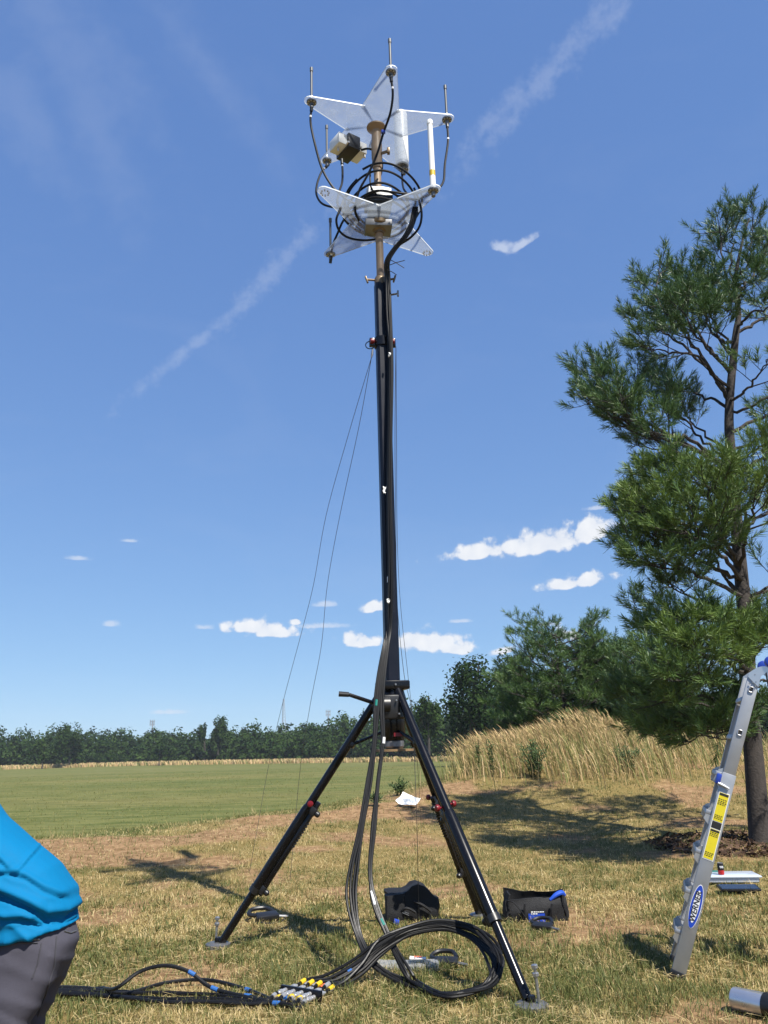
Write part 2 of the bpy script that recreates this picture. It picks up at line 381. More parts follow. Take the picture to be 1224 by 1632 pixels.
def on_ground(px, py, lift=0.0):                                  # where the line of sight meets the ground
    d = ray(px, py); t = 2.0
    while t < 400:
        p = CAM + d * t
        if p.z <= gz1(p.x, p.y): break
        t *= 1.01
    a, b = t / 1.01, t
    for _ in range(20):
        m = (a + b) / 2; p = CAM + d * m
        if p.z <= gz1(p.x, p.y): b = m
        else: a = m
    p = CAM + d * b; p.z = gz1(p.x, p.y) + lift; return p

def dryness(x, y):                                                # 0 lush .. 1 straw
    d = vnoise(x, y, .55, 3) * .40 + vnoise(x + 40, y, 4.2, 4) * .60
    s = ridge_s(x, y)
    d = d + .10 * np.exp(-((s + 1.8) / 2.0) ** 2)
    return d
def bare(x, y):                                                   # soil showing
    s = ridge_s(x, y)
    return sstep(.56, .70, vnoise(x + 9, y + 31, .9, 4) + .26 * np.exp(-((s + 1.2) / 1.3) ** 2) * (x < 2))
def ground_mat():
    m, nt, b = new_mat('ground_soil_and_turf'); N, L = nt.nodes, nt.links
    geo = N.new('ShaderNodeNewGeometry')
    def noise(scale, det=4, sy=1.0):
        n = N.new('ShaderNodeTexNoise'); n.inputs['Scale'].default_value = scale; n.inputs['Detail'].default_value = det; n.inputs['Roughness'].default_value = .62
        if sy != 1.0:
            mp = N.new('ShaderNodeMapping'); mp.inputs['Scale'].default_value = (sy, 1, 1); L.new(geo.outputs['Position'], mp.inputs['Vector']); L.new(mp.outputs[0], n.inputs['Vector'])
        else: L.new(geo.outputs['Position'], n.inputs['Vector'])
        return n.outputs[0]
    def ramp(v, stops):
        r = N.new('ShaderNodeValToRGB'); e = r.color_ramp.elements
        while len(e) < len(stops): e.new(.5)
        for i, (p, c) in enumerate(stops): e[i].position = p; e[i].color = (*c, 1)
        L.new(v, r.inputs[0]); return r.outputs[0]
    def mix(f, a, c):
        x = N.new('ShaderNodeMixRGB')
        if isinstance(f, float): x.inputs[0].default_value = f
        else: L.new(f, x.inputs[0])
        L.new(a, x.inputs[1]); L.new(c, x.inputs[2]); return x.outputs[0]
    lawn = mix(noise(22, 5), ramp(noise(1.1, 4), [(.30, (0.1093, 0.09377, 0.0303)), (.48, (0.2186, 0.1587, 0.05758)), (.62, (0.2623, 0.1803, 0.07273)), (.8, (0.2478, 0.1515, 0.0697))]),
               ramp(noise(60, 4), [(.3, (0.07286, 0.06131, 0.02121)), (.7, (0.2769, 0.2091, 0.08485))]))
    fld = mix(noise(9, 6), ramp(noise(0.07951, 3.192, 0.2564), [(.36, (0.07619, 0.09576, 0.02564)), (.5, (0.1127, 0.118, 0.03704)), (.64, (0.1656, 0.1437, 0.05413))]),
              ramp(noise(1.458, 3.83, 0.2849), [(.38, (0.05632, 0.07342, 0.01823)), (.62, (0.1789, 0.1724, 0.06269))]))
    a = N.new('ShaderNodeAttribute'); a.attribute_name = 'zone'
    soil = ramp(noise(7, 6), [(.35, (.15, .085, .045)), (.55, (.27, .165, .09)), (.7, (.36, .235, .135))])
    e = N.new('ShaderNodeAttribute'); e.attribute_name = 'worn'
    lawn = mix(e.outputs['Fac'], lawn, soil)
    base = mix(a.outputs['Fac'], lawn, fld)
    L.new(base, b.inputs['Base Color']); b.inputs['Roughness'].default_value = .95; b.inputs['Specular IOR Level'].default_value = .1
    bp = N.new('ShaderNodeBump'); bp.inputs['Strength'].default_value = .8; bp.inputs['Distance'].default_value = .03
    L.new(noise(35, 6), bp.inputs['Height']); L.new(bp.outputs[0], b.inputs['Normal'])
    return m
def build_ground():
    ys = np.concatenate([np.linspace(-14, 2, 12), np.linspace(2.2, 40, 190), 40 * (4200 / 40) ** np.linspace(.01, 1, 60)])
    xs = np.concatenate([-14 * (3800 / 14) ** np.linspace(1, .01, 40), np.linspace(-14, 16, 150), 16 * (3800 / 16) ** np.linspace(.01, 1, 40)])
    X, Y = np.meshgrid(xs, ys); Z = ground_z(X, Y)
    V = np.stack([X.ravel(), Y.ravel(), Z.ravel()], 1); ny, nx = X.shape
    i = np.arange(ny - 1)[:, None] * nx + np.arange(nx - 1)[None]
    idx = np.stack([i, i + 1, i + 1 + nx, i + nx], -1).ravel()
    o = big_mesh('ground', V, 4, idx, ground_mat(), smooth=True)
    a = o.data.attributes.new('zone', 'FLOAT', 'POINT')
    zone = sstep(-.6, .8, ridge_s(X, Y) + (vnoise(X, Y, 1.6, 3) - .5) * 2.0)
    a.data.foreach_set('value', zone.ravel().astype(np.float32))
    a = o.data.attributes.new('worn', 'FLOAT', 'POINT'); a.data.foreach_set('value', (bare(X, Y) * .85).ravel().astype(np.float32))
    tag(o, 'dry lawn and soil running into the mown green field beyond the bank', 'ground', kind='structure')
build_ground()

BLADE = foliage_mat('grass_blade', [(0.0, (0.04969, 0.07477, 0.0163)), (.30, (0.1175, 0.1319, 0.0362)), (.5, (0.271, 0.2287, 0.08145)), (.72, (0.4335, 0.3255, 0.1403)), (1.0, (0.56, 0.4487, 0.2444))], .6, .22)
def blades(n, r0, r1, th, keep=None, hmul=1.0, split=10.0):
    th_ = rng.uniform(-th, th, n); r = r0 * (r1 / r0) ** rng.random(n)
    x = r * np.sin(th_); y = r * np.cos(th_)
    ok = rng.random(n) > .72 * bare(x, y)
    if keep is not None: ok &= keep(x, y)
    x, y, r = x[ok], y[ok], r[ok]
    # blades gather in tufts
    k = len(x); ang0 = vnoise(x, y, 9, 1) * 4 * pi
    x = x + np.cos(ang0) * .012 * r / 6; y = y + np.sin(ang0) * .012 * r / 6
    z = ground_z(x, y) - .004
    dr = dryness(x, y)
    tuft = vnoise(x + 5, y + 9, 5.5, 3) * .7 + .3 * vnoise(x, y, 1.2, 2)
    ph = rng.random(k)
    straw = ph < sstep(.42, .64, dr) * .80 + .08
    ln = (.028 + .05 * tuft ** 1.5 * 1.8) * (.55 + .9 * rng.random(k)) * hmul * np.where(straw, .95, 1.05)
    w = (.0015 + .0011 * rng.random(k)) * np.maximum(1, r / 5.5) ** .85
    az = rng.uniform(0, 2 * pi, k); lean = np.where(straw, rng.uniform(.5, 2.3, k), rng.uniform(.2, 1.3, k))
    dx, dy = np.cos(az), np.sin(az)
    wa = az + pi / 2 + rng.uniform(-.7, .7, k)
    wx, wy = np.cos(wa) * w, np.sin(wa) * w
    h1 = ln * .55 * np.cos(np.minimum(lean * .6, 1.25)); o1 = ln * .55 * np.sin(np.minimum(lean * .6, 1.25))
    h2 = h1 + ln * .45 * np.cos(np.minimum(lean * 1.35, 2.0)); o2 = o1 + ln * .45 * np.sin(np.minimum(lean * 1.35, 2.0))
    tv_ = np.clip(np.where(straw, .50 + .48 * rng.random(k), .05 + .40 * rng.random(k) + .10 * (dr - .5)), 0, 1)
    zt = np.maximum(z + h2, z + .006)
    A0 = np.stack([x - wx, y - wy, z], 1); A1 = np.stack([x + wx, y + wy, z], 1); A4 = np.stack([x + dx * o2, y + dy * o2, zt], 1)
    A2 = np.stack([x + dx * o1 + wx * .8, y + dy * o1 + wy * .8, z + h1], 1); A3 = np.stack([x + dx * o1 - wx * .8, y + dy * o1 - wy * .8, z + h1], 1)
    nr = r < split; fr = ~nr
    P = np.stack([A0, A1, A2, A3, A4], 1)[nr].reshape(-1, 3); kn = int(nr.sum()); Q = np.stack([A0, A1, A4], 1)[fr].reshape(-1, 3); kf = int(fr.sum())
    tri = np.concatenate([((np.arange(kn)[:, None] * 5) + np.array([[0, 1, 2, 0, 2, 3, 3, 2, 4]])).ravel(), np.arange(kf * 3) + kn * 5])
    return np.concatenate([P, Q]), tri, np.concatenate([np.repeat(tv_[nr], 5), np.repeat(tv_[fr], 3)])
def build_lawn():
    def keep(x, y): return (ridge_s(x, y) < .9 + rng.random(len(x)) * 1.2)
    V, t, tint = blades(570000, 3.2, 30, .62, keep)
    o = big_mesh('lawn_grass', V, 3, t, BLADE, tint); tag(o, 'short dry yellow and green lawn grass around the tripod', 'grass', kind='stuff')
build_lawn()
def litter():                                                     # cut straw lying on the turf
    n = 46000; th = rng.uniform(-.62, .62, n); r = 3.4 * (26 / 3.4) ** rng.random(n); x = r * np.sin(th); y = r * np.cos(th)
    ok = (ridge_s(x, y) < .3) & (rng.random(n) < sstep(.30, .62, vnoise(x + 3, y + 17, 1.7, 3))); x, y, r = x[ok], y[ok], r[ok]; n = len(x)
    l = rng.uniform(.03, .10, n); a = rng.uniform(0, 2 * pi, n); w = .0016 * np.maximum(1, r / 5.5) ** .85; dx, dy = np.cos(a) * l, np.sin(a) * l; z = ground_z(x, y) + rng.uniform(.012, .045, n); dz = rng.normal(0, .012, n)
    P = np.stack([np.stack([x - dx + dy / l * w, y - dy - dx / l * w, z - dz], 1), np.stack([x - dx - dy / l * w, y - dy + dx / l * w, z - dz + .001], 1), np.stack([x + dx, y + dy, z + dz], 1)], 1).reshape(-1, 3)
    o = big_mesh('straw_litter', P, 3, np.arange(3 * n), BLADE, np.repeat(rng.uniform(.6, 1, n), 3)); tag(o, 'loose cut straw scattered over the lawn', 'straw', kind='stuff')
litter()
def build_field():
    V, t, tint = blades(90000, 18, 150, .52, lambda x, y: ridge_s(x, y) > .2, 1.3, 0.0)
    o = big_mesh('field_grass', V, 3, t, BLADE, tint * .22 + .30); tag(o, 'short mown green grass of the field beyond the bank', 'grass', kind='stuff')
build_field()

def build_fringe():                                               # longer wisps on the crest of the bank
    n = 2600
    x = rng.uniform(-9, 2.2, n); y = rng.uniform(12, 26, n)
    s = ridge_s(x, y); ok = (np.abs(s) < .55 + .6 * rng.random(n)) & (vnoise(x, y, 1.3, 2) > .42); x, y = x[ok], y[ok]; k = len(x)
    return stalks(x, y, .08, .22, .0028, 'bank_grass', 'wispy pale grass along the crest of the bank', head=False)
TALL = foliage_mat('tall_dry_grass', [(0, (0.115, 0.1456, 0.04)), (.25, (0.253, 0.2464, 0.09)), (.45, (0.4255, 0.3248, 0.15)), (.75, (0.5175, 0.3584, 0.185)), (1, (0.644, 0.504, 0.29))], .75, .25)
def stalks(x, y, h0, h1, w, name, label, head=True, green=.12, lean=(-.16, .05), grow=None):
    k = len(x); z = ground_z(x, y) - .02
    h = h0 + (h1 - h0) * rng.random(k) ** .8 * (.65 + .7 * vnoise(x, y, .9, 2))
    if grow is not None: h = h * (.30 + .70 * grow)
    lx = lean[0] * h + rng.normal(0, .11, k) * h; ly = lean[1] * h + rng.normal(0, .11, k) * h
    wa = rng.uniform(0, pi, k); wx, wy = np.cos(wa) * w, np.sin(wa) * w
    def lay(t, ww, dx=0, dy=0, dz=0):
        cx = x + lx * t * t * 1.3 + dx; cy = y + ly * t * t * 1.3 + dy; cz = z + h * t + dz
        return np.stack([cx - wx * ww, cy - wy * ww, cz], 1), np.stack([cx + wx * ww, cy + wy * ww, cz], 1)
    layers = [lay(0, 1), lay(.45, .9), lay(.82, .7)]
    nod = rng.uniform(.02, .10, k); na = rng.normal(pi, .8, k) if head else rng.uniform(0, 2 * pi, k)
    if head:
        layers += [lay(.90, 2.6, np.cos(na) * nod * .3, np.sin(na) * nod * .3, 0), lay(1.0, .5, np.cos(na) * nod, np.sin(na) * nod, -nod * .25)]
    else: layers += [lay(1.0, .1)]
    P = np.stack([q for l in layers for q in l], 1); m = len(layers)
    b = np.arange(k)[:, None] * (2 * m); fs = []
    for i in range(m - 1): fs += [2 * i, 2 * i + 1, 2 * i + 3, 2 * i + 2]
    idx = (b + np.array([fs])).ravel()
    tv = np.clip(np.where(rng.random(k) < green, rng.uniform(0, .3, k), .40 + .55 * rng.random(k) * (.6 + .7 * vnoise(x + 3, y, .7, 2))), 0, 1)
    o = big_mesh(name, P.reshape(-1, 3), 4, idx, TALL, np.repeat(tv, 2 * m)); tag(o, label, 'grass', kind='stuff'); return o
def tall_zone(x, y):                                              # where the mound is left unmown
    front = 19.5 - .22 * (x - 4) + .05 * (x - 5) ** 2 * (x > 5) + (vnoise(x, y, .8, 2) - .5) * 1.6 + np.maximum(0, 2.6 - x) * 1.0
    return sstep(0, 4.6, y - front) * (.45 + .75 * vnoise(x + 2, y, 1.1, 2)) * (ridge_s(x, y) < .6) * (y < 30) * (1 - .80 * sstep(6.2, 8.2, x + (vnoise(x, y, .6, 2) - .5) * 2))
build_fringe()
n = 74000
_x = rng.uniform(.4, 15, n); _y = rng.uniform(19, 30, n)
_z = tall_zone(_x, _y); _ok = rng.random(n) < _z * .85
_x, _y, _z = _x[_ok], _y[_ok], _z[_ok]; _k = len(_x); _gr = sstep(.15, 1.0, _z) * (.45 + .95 * vnoise(_x, _y, .75, 3)) * (1 - .35 * sstep(6.2, 8.2, _x))
stalks(_x[::2], _y[::2], .62, 1.15, .0044, 'tall_grass', 'tall tan seeding grass on the mound', grow=_gr[::2])
stalks(_x[1::2], _y[1::2], .25, .85, .009, 'meadow_undergrowth', 'shorter green and tan grass at the foot of the tall seeding grass', head=False, green=.62)
# unmown strip at the far edge of the field, in front of the wood
n = 11000
def wood_y(px): return np.where(px < 650, 318 - .16 * np.maximum(0, px - 250), 250 - .20 * (px - 650))
_px = rng.uniform(-70, 770, n); _y = wood_y(_px) - 7 - 13 * rng.random(n); _x = (_px - 612) / FPX * _y / cos(PITCH)
stalks(_x, _y, .6, 1.5, .16, 'far_meadow_strip', 'thin tan strip of unmown grass along the far edge of the field', head=False, green=.25)

def mulch():
    c = on_ground(1213, 1346); n = 2600
    r = 1.35 * np.sqrt(rng.random(n)); a = rng.uniform(0, 2 * pi, n); x = c.x - .1 + r * np.cos(a) * 1.15; y = c.y + r * np.sin(a) * .9
    z = ground_z(x, y) + rng.uniform(.0, .05, n)
    d = rng.normal(0, 1, (n, 3)); d[:, 2] *= .35; d /= np.linalg.norm(d, axis=1)[:, None]
    e = rng.normal(0, 1, (n, 3)); e = np.cross(d, e); e /= np.linalg.norm(e, axis=1)[:, None]
    l = rng.uniform(.02, .07, n)[:, None]; w = rng.uniform(.008, .02, n)[:, None]; p = np.stack([x, y, z], 1)
    P = np.stack([p - d * l - e * w, p + d * l - e * w * .6, p + d * l + e * w, p - d * l + e * w * .7], 1).reshape(-1, 3)
    mt = foliage_mat('bark_mulch', [(0, (.03, .016, .010)), (.6, (.085, .048, .028)), (1, (.16, .10, .065))], .85, 0)
    o = big_mesh('bark_mulch', P, 4, np.arange(4 * n), mt, np.repeat(rng.random(n), 4)); tag(o, 'brown bark mulch ring round the foot of the big pine', 'mulch', kind='stuff')
mulch()

# ------------------------------------------------------------------ broadleaf trees
LEAF = foliage_mat('broad_leaf', [(0, (0.01135, 0.02734, 0.005132)), (.5, (0.02168, 0.04873, 0.008554)), (1, (0.04387, 0.07726, 0.01497))], .7, .25, .12)
BARK = mat('bark', (.040, .033, .029), .9, 0, .75, 16, bump=1.0, bump_scale=34)
def crown_arrays(c, rx, ry, rz, lobes, per, leaf, seed, tb=0.0, low=.0):
    g = np.random.default_rng(seed); out = []; tn = []
    for i in range(lobes):
        while True:
            q = g.uniform(-1, 1, 3)
            if q @ q < 1 and q[2] > -1 + low: break
        q = q * .78; sz = g.uniform(.24, .46) * (1.1 - .35 * abs(q[2]))
        u = g.normal(0, 1, (per, 3)); u /= np.linalg.norm(u, axis=1)[:, None]
        rad = sz * (1 - .55 * g.random(per) ** 2.2)[:, None] * (1 + .25 * g.normal(0, 1, (per, 1)) * .5)
        p = (q + u * rad) * np.array([rx, ry, rz]) + np.array(c)
        nrm = u + g.normal(0, .55, (per, 3)); nrm[:, 2] += .35; nrm /= np.linalg.norm(nrm, axis=1)[:, None]
        a = np.cross(nrm, g.normal(0, 1, (per, 3))); a /= np.linalg.norm(a, axis=1)[:, None]; b = np.cross(nrm, a)
        s = leaf * g.uniform(.55, 1.25, (per, 1))
        out.append(np.stack([p - a * s, p - b * s * .55, p + a * s, p + b * s * .55], 1).reshape(-1, 3))
        tn.append(np.repeat(np.clip(.45 + tb + .18 * g.normal() + .22 * g.normal(0, 1, per), 0, 1), 4))
    return np.concatenate(out), np.concatenate(tn)
def leaf_tree(name, px_base, px_top, py_top, Y, rx, label, lobes=26, per=260, leaf=.34, seed=1, group=None, tb=0., crown_from=.18, cat='tree'):
    top = at(px_top, py_top, Y); X = at(px_base, 1190, Y).x; z0 = gz1(X, Y); H = top.z - z0
    t = thing(name, label, cat, (X, Y, z0), group)
    mb = MB(); g = random.Random(seed)
    r = .018 * H + .05
    mb.tube(spline([(X, Y, z0 - .1), (X + g.uniform(-.2, .2), Y, z0 + H * .35), ((X + top.x) / 2, Y, z0 + H * .65), (top.x, Y, z0 + H * .9)], 3), [r * (1 - .085 * i) for i in range(10)], 7)
    for i in range(7):
        b = Vector((X + (top.x - X) * .5, Y, z0 + H * (.3 + .07 * i))); a = g.uniform(0, 2 * pi)
        e = b + Vector((cos(a) * rx * .7, sin(a) * rx * .7, H * .18)); mb.tube(spline([b, (b + e) / 2 + Vector((0, 0, -.03 * H)), e], 3), [r * .4, r * .34, r * .28, r * .22, r * .16, r * .1, r * .05], 5)
    part('trunk', mb, BARK, t)
    zc = z0 + H * (crown_from + (1 - crown_from) * .5); rz = H * (1 - crown_from) * .5
    V, tn = crown_arrays(((X + top.x) / 2 + (top.x - X) * .2, Y, zc), rx, rx, rz, lobes, per, leaf, seed, tb)
    o = big_mesh('crown', V, 4, np.arange(len(V)), LEAF, tn); o.parent = t; o.matrix_parent_inverse = Matrix.Translation(-Vector(t.location))
    return t
# the wood behind the field: one mass
def far_wood():
    Vs, Ts = [], []; g = random.Random(5)
    def top_line(px):                                              # skyline of the wood in photograph pixels
        pts = [(-80, 1165), (0, 1162), (60, 1166), (100, 1160), (150, 1168), (230, 1172), (290, 1171), (330, 1168), (380, 1160), (430, 1160), (480, 1158), (530, 1150), (580, 1142), (610, 1130), (650, 1122), (690, 1118), (740, 1110), (800, 1100), (900, 1100), (1100, 1095), (1300, 1090)]
        for (a, b), (c, d) in zip(pts, pts[1:]):
            if a <= px <= c: return b + (d - b) * (px - a) / (c - a)
        return 1150
    i = 0
    for row, (dy, extra) in enumerate([(-4, 34), (0, 20), (9, 10), (20, 2), (34, -3)]):
        px = -90.0
        while px < 1260:
            Y = (318 - .16 * max(0, px - 250) if px < 650 else 250 - .20 * (px - 650)) + dy + g.uniform(-3, 3)
            Y = max(Y, 95 + dy)
            tp = at(px, top_line(px) - 7 + extra + g.uniform(-7, 7), Y); X = tp.x; z0 = gz1(X, Y) - .5; H = max(3, tp.z - z0)
            rx = H * g.uniform(.26, .55); near = Y < 200
            v, t = crown_arrays((X, Y, z0 + H * .50), rx, rx, H * .52, 11 if not near else 15, 46 if not near else 70, .64 if not near else .43, 1000 + i, g.uniform(-.15, .30) + (.15 if row == 0 else 0))
            Vs.append(v); Ts.append(t); i += 1
            px += g.uniform(.6, 1.2) * rx * .95 / Y * FPX
    V = np.concatenate(Vs); T_ = np.concatenate(Ts)
    o = big_mesh('far_wood', V, 4, np.arange(len(V)), LEAF, T_); tag(o, 'dense green wood stretching behind the field', 'wood', kind='stuff')
far_wood()
G = 'trees standing out of the far wood'
leaf_tree('broadleaf_tree', 348, 350, 1140, 296, 3.6, 'tall rounded tree rising above the far wood, left of the lattice tower', 22, 150, .42, 21, G)
leaf_tree('broadleaf_tree', 326, 322, 1150, 298, 1.9, 'slim tree close against the left side of the tall rounded far tree', 12, 110, .40, 22, G)
leaf_tree('broadleaf_tree', 112, 108, 1154, 300, 6.2, 'broad domed tree in the far wood above the person in blue', 24, 140, .48, 23, G, .08)
leaf_tree('broadleaf_tree', 70, 68, 1176, 292, 3.2, 'low light green tree at the left of the far wood', 12, 120, .45, 24, G, .3)
leaf_tree('broadleaf_tree', 255, 258, 1180, 290, 3.4, 'low rounded tree at the front edge of the far wood left of the slim tree', 12, 120, .45, 25, G, .05)
leaf_tree('broadleaf_tree', 683, 682, 1098, 150, 2.6, 'small pointed tree just right of the mast head assembly, beyond the field', 20, 150, .30, 26, None, .1, .25)
leaf_tree('broadleaf_tree', 752, 762, 1040, 112, 4.6, 'tall dark broadleaf tree with an open crown, left of the young pines', 34, 210, .27, 27, 'tall broadleaf trees behind the mound', -.12, .15)
leaf_tree('broadleaf_tree', 812, 815, 1032, 118, 3.6, 'tall loose broadleaf tree half hidden behind the young pines', 24, 190, .27, 28, 'tall broadleaf trees behind the mound', -.05, .2)
leaf_tree('broadleaf_tree', 940, 950, 1024, 105, 3.4, 'light green broadleaf crown peeping over the young pines', 22, 190, .27, 29, 'tall broadleaf trees behind the mound', .15, .2)
mbd = MB(); _p = at(803, 1150, 80); mbd.tube([(_p.x, 80, gz1(_p.x, 80) - .2), (_p.x - .1, 80, _p.z), at(800, 1095, 80)], [.16, .12, .05], 7)
tag(mbd.obj('dead_tree', BARK), 'bare pale dead trunk standing before the tall dark broadleaf trees', 'tree')

# hills beyond
def hills():
    n = 240; xs = np.linspace(-1200, 1200, n); Y = 820 + 60 * vnoise(xs, xs * 0, .004, 2)
    h = 6 + 6 * vnoise(xs, xs * 0 + 3, .01, 3) + 4 * vnoise(xs, xs * 0 + 8, .12, 3) + 5 * np.exp(-((xs + 100) / 60) ** 2)
    V = np.concatenate([np.stack([xs, Y, xs * 0 - 5], 1), np.stack([xs, Y + 60, h], 1), np.stack([xs, Y + 180, xs * 0 - 5], 1)])
    i = np.arange(n - 1); idx = np.concatenate([np.stack([i, i + 1, i + 1 + n, i + n], 1), np.stack([i + n, i + n + 1, i + 1 + 2 * n, i + 2 * n], 1)]).ravel()
    o = big_mesh('hills', V, 4, idx, mat('wooded_hill', (.040, .070, .030), .95, 0, .4, .05), smooth=True); tag(o, 'low wooded hill on the horizon', 'hill', kind='structure')
hills()

# ------------------------------------------------------------------ pines
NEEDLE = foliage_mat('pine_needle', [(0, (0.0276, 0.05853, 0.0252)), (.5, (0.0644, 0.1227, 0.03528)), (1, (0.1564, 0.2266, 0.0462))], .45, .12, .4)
def needles(shoots, per, nl, w, seed, tint0):
    g = np.random.default_rng(seed)
    p = np.array([s[0] for s in shoots]); d = np.array([s[1] for s in shoots]); L_ = np.array([s[2] for s in shoots]); tb = np.array([s[3] for s in shoots])
    n = len(p); a = np.cross(d, np.array([.3, .5, .81])); a /= np.linalg.norm(a, axis=1)[:, None]; b = np.cross(d, a)
    t = g.random((n, per, 1)) ** .8; th = g.uniform(0, 2 * pi, (n, per, 1)); sp = g.uniform(.40, 1.15, (n, per, 1)) * (1.1 - .6 * t)
    o = p[:, None] + d[:, None] * L_[:, None, None] * t
    dr = d[:, None] * np.cos(sp) + (a[:, None] * np.cos(th) + b[:, None] * np.sin(th)) * np.sin(sp)
    dr[..., 2] -= .10
    ln = nl * g.uniform(.7, 1.15, (n, per, 1)); e = o + dr * ln
    sd = np.cross(dr, g.normal(0, 1, (n, per, 3))); sd /= np.linalg.norm(sd, axis=2)[..., None] + 1e-9; sd = sd * w
    V = np.stack([o - sd * .7, o + sd * .7, e + sd * .35, e - sd * .35], 2).reshape(-1, 3)
    tn = np.clip(tint0 + tb[:, None] + g.normal(0, .12, (n, per)), 0, 1)
    return V, np.repeat(tn.ravel(), 4)
def pine(t, trunk_pts, trunk_r, limbs, seed, per=34, nl=.115, w=.0042, tint0=.35, dens=1.0, twig=.30):
    """limbs: (start point, [control points], tint)  -> parts trunk, limb..., crown"""
    g = random.Random(seed); mb = MB()
    tp = spline(trunk_pts, 6); k = len(tp)
    mb.tube(tp, [trunk_r * (1 - .93 * (i / (k - 1)) ** .85) for i in range(k)], 12)
    part('trunk', mb, BARK, t)
    shoots = []
    def jit(s): return Vector((g.gauss(0, s), g.gauss(0, s), g.gauss(0, s)))
    for start, ctrl, tb in limbs:
        pts = spline([start] + ctrl, 7); L_ = sum((b - a).length for a, b in zip(pts, pts[1:])); k = len(pts)
        r0 = .008 + .009 * L_; mb = MB()
        pts = [q + jit(.02) if 0 < i < k - 1 else q for i, q in enumerate(pts)]
        mb.tube(pts, [r0 * (1 - .9 * i / (k - 1)) + .003 for i in range(k)], 6)
        f0 = .36 if L_ > 1.5 else .2; n1 = max(5, int(L_ * (1 - f0) / .105 * dens)); side = 1
        def shoot(p, d, l, tb):
            d = (d + Vector((0, 0, .55)) + jit(.15)).normalized(); shoots.append((tuple(p), tuple(d), l * g.uniform(.8, 1.2), tb))
        for j in range(n1):
            f = f0 + (1 - f0) * (j + g.random() * .6) / n1; f = min(f, 1.0)
            x = f * (k - 1); i = min(int(x), k - 2); p = pts[i].lerp(pts[i + 1], x - i); tg = (pts[i + 1] - pts[i]).normalized()
            sd = tg.cross(Vector((0, 0, 1))); sd = sd.normalized() if sd.length > .15 else Vector((cos(j * 2.4), sin(j * 2.4), 0))
            if abs(tg.z) > .8: sd = Vector((cos(j * 2.4), sin(j * 2.4), 0))
            side = -side; d1 = (tg * g.uniform(.45, .95) + sd * side * g.uniform(.55, 1.1) + Vector((0, 0, g.uniform(-.12, .42)))).normalized()
            l1 = (L_ * .36 * (1.08 - f) + .26) * g.uniform(.6, 1.15); l1 = min(l1, 1.3)
            m = max(2, int(l1 / .2)); bp = [p]; dd = d1.copy()
            for q in range(m):
                dd = (dd + Vector((0, 0, .14)) + jit(.10)).normalized(); bp.append(bp[-1] + dd * (l1 / m))
            mb.tube(bp, [max(.0045, .004 + .010 * l1 * (1 - q / m)) for q in range(m + 1)], 4, cap=False)
            n2 = max(2, int(l1 / .095 * dens)); s2 = 1
            for q in range(n2):
                ff = .22 + .78 * (q + g.random() * .7) / n2; ff = min(ff, 1); xx = ff * m; ii = min(int(xx), m - 1); p2 = bp[ii].lerp(bp[ii + 1], xx - ii)
                t2 = (bp[ii + 1] - bp[ii]).normalized(); sd2 = t2.cross(Vector((g.gauss(0, .4), g.gauss(0, .4), 1))); sd2 = sd2.normalized() if sd2.length > .1 else Vector((1, 0, 0)); s2 = -s2
                d2 = (t2 * g.uniform(.5, 1.0) + sd2 * s2 * g.uniform(.4, 1.0) + Vector((0, 0, g.uniform(-.05, .35)))).normalized(); l2 = twig * g.uniform(.45, 1.05) * (1.15 - .5 * ff)
                e2 = p2 + d2 * l2; mb.tube([p2, e2], [.0036, .0026], 3, cap=False)
                shoot(e2 - d2 * min(.14, l2 * .6), d2, .22, tb)
                if l2 > .24: shoot(p2 + d2 * l2 * .35, (d2 + jit(.5)).normalized(), .13, tb)
            shoot(bp[-1] - dd * .08, dd, .20, tb)
        shoot(pts[-1] - tg * .05, (pts[-1] - pts[-2]).normalized(), .24, tb)
        part('limb', mb, BARK, t, 0)
    V, tn = needles(shoots, per, nl, w, seed, tint0)
    o = big_mesh('crown', V, 4, np.arange(len(V)), NEEDLE, tn); o.parent = t; o.matrix_parent_inverse = Matrix.Translation(-Vector(t.location))
    return len(shoots)

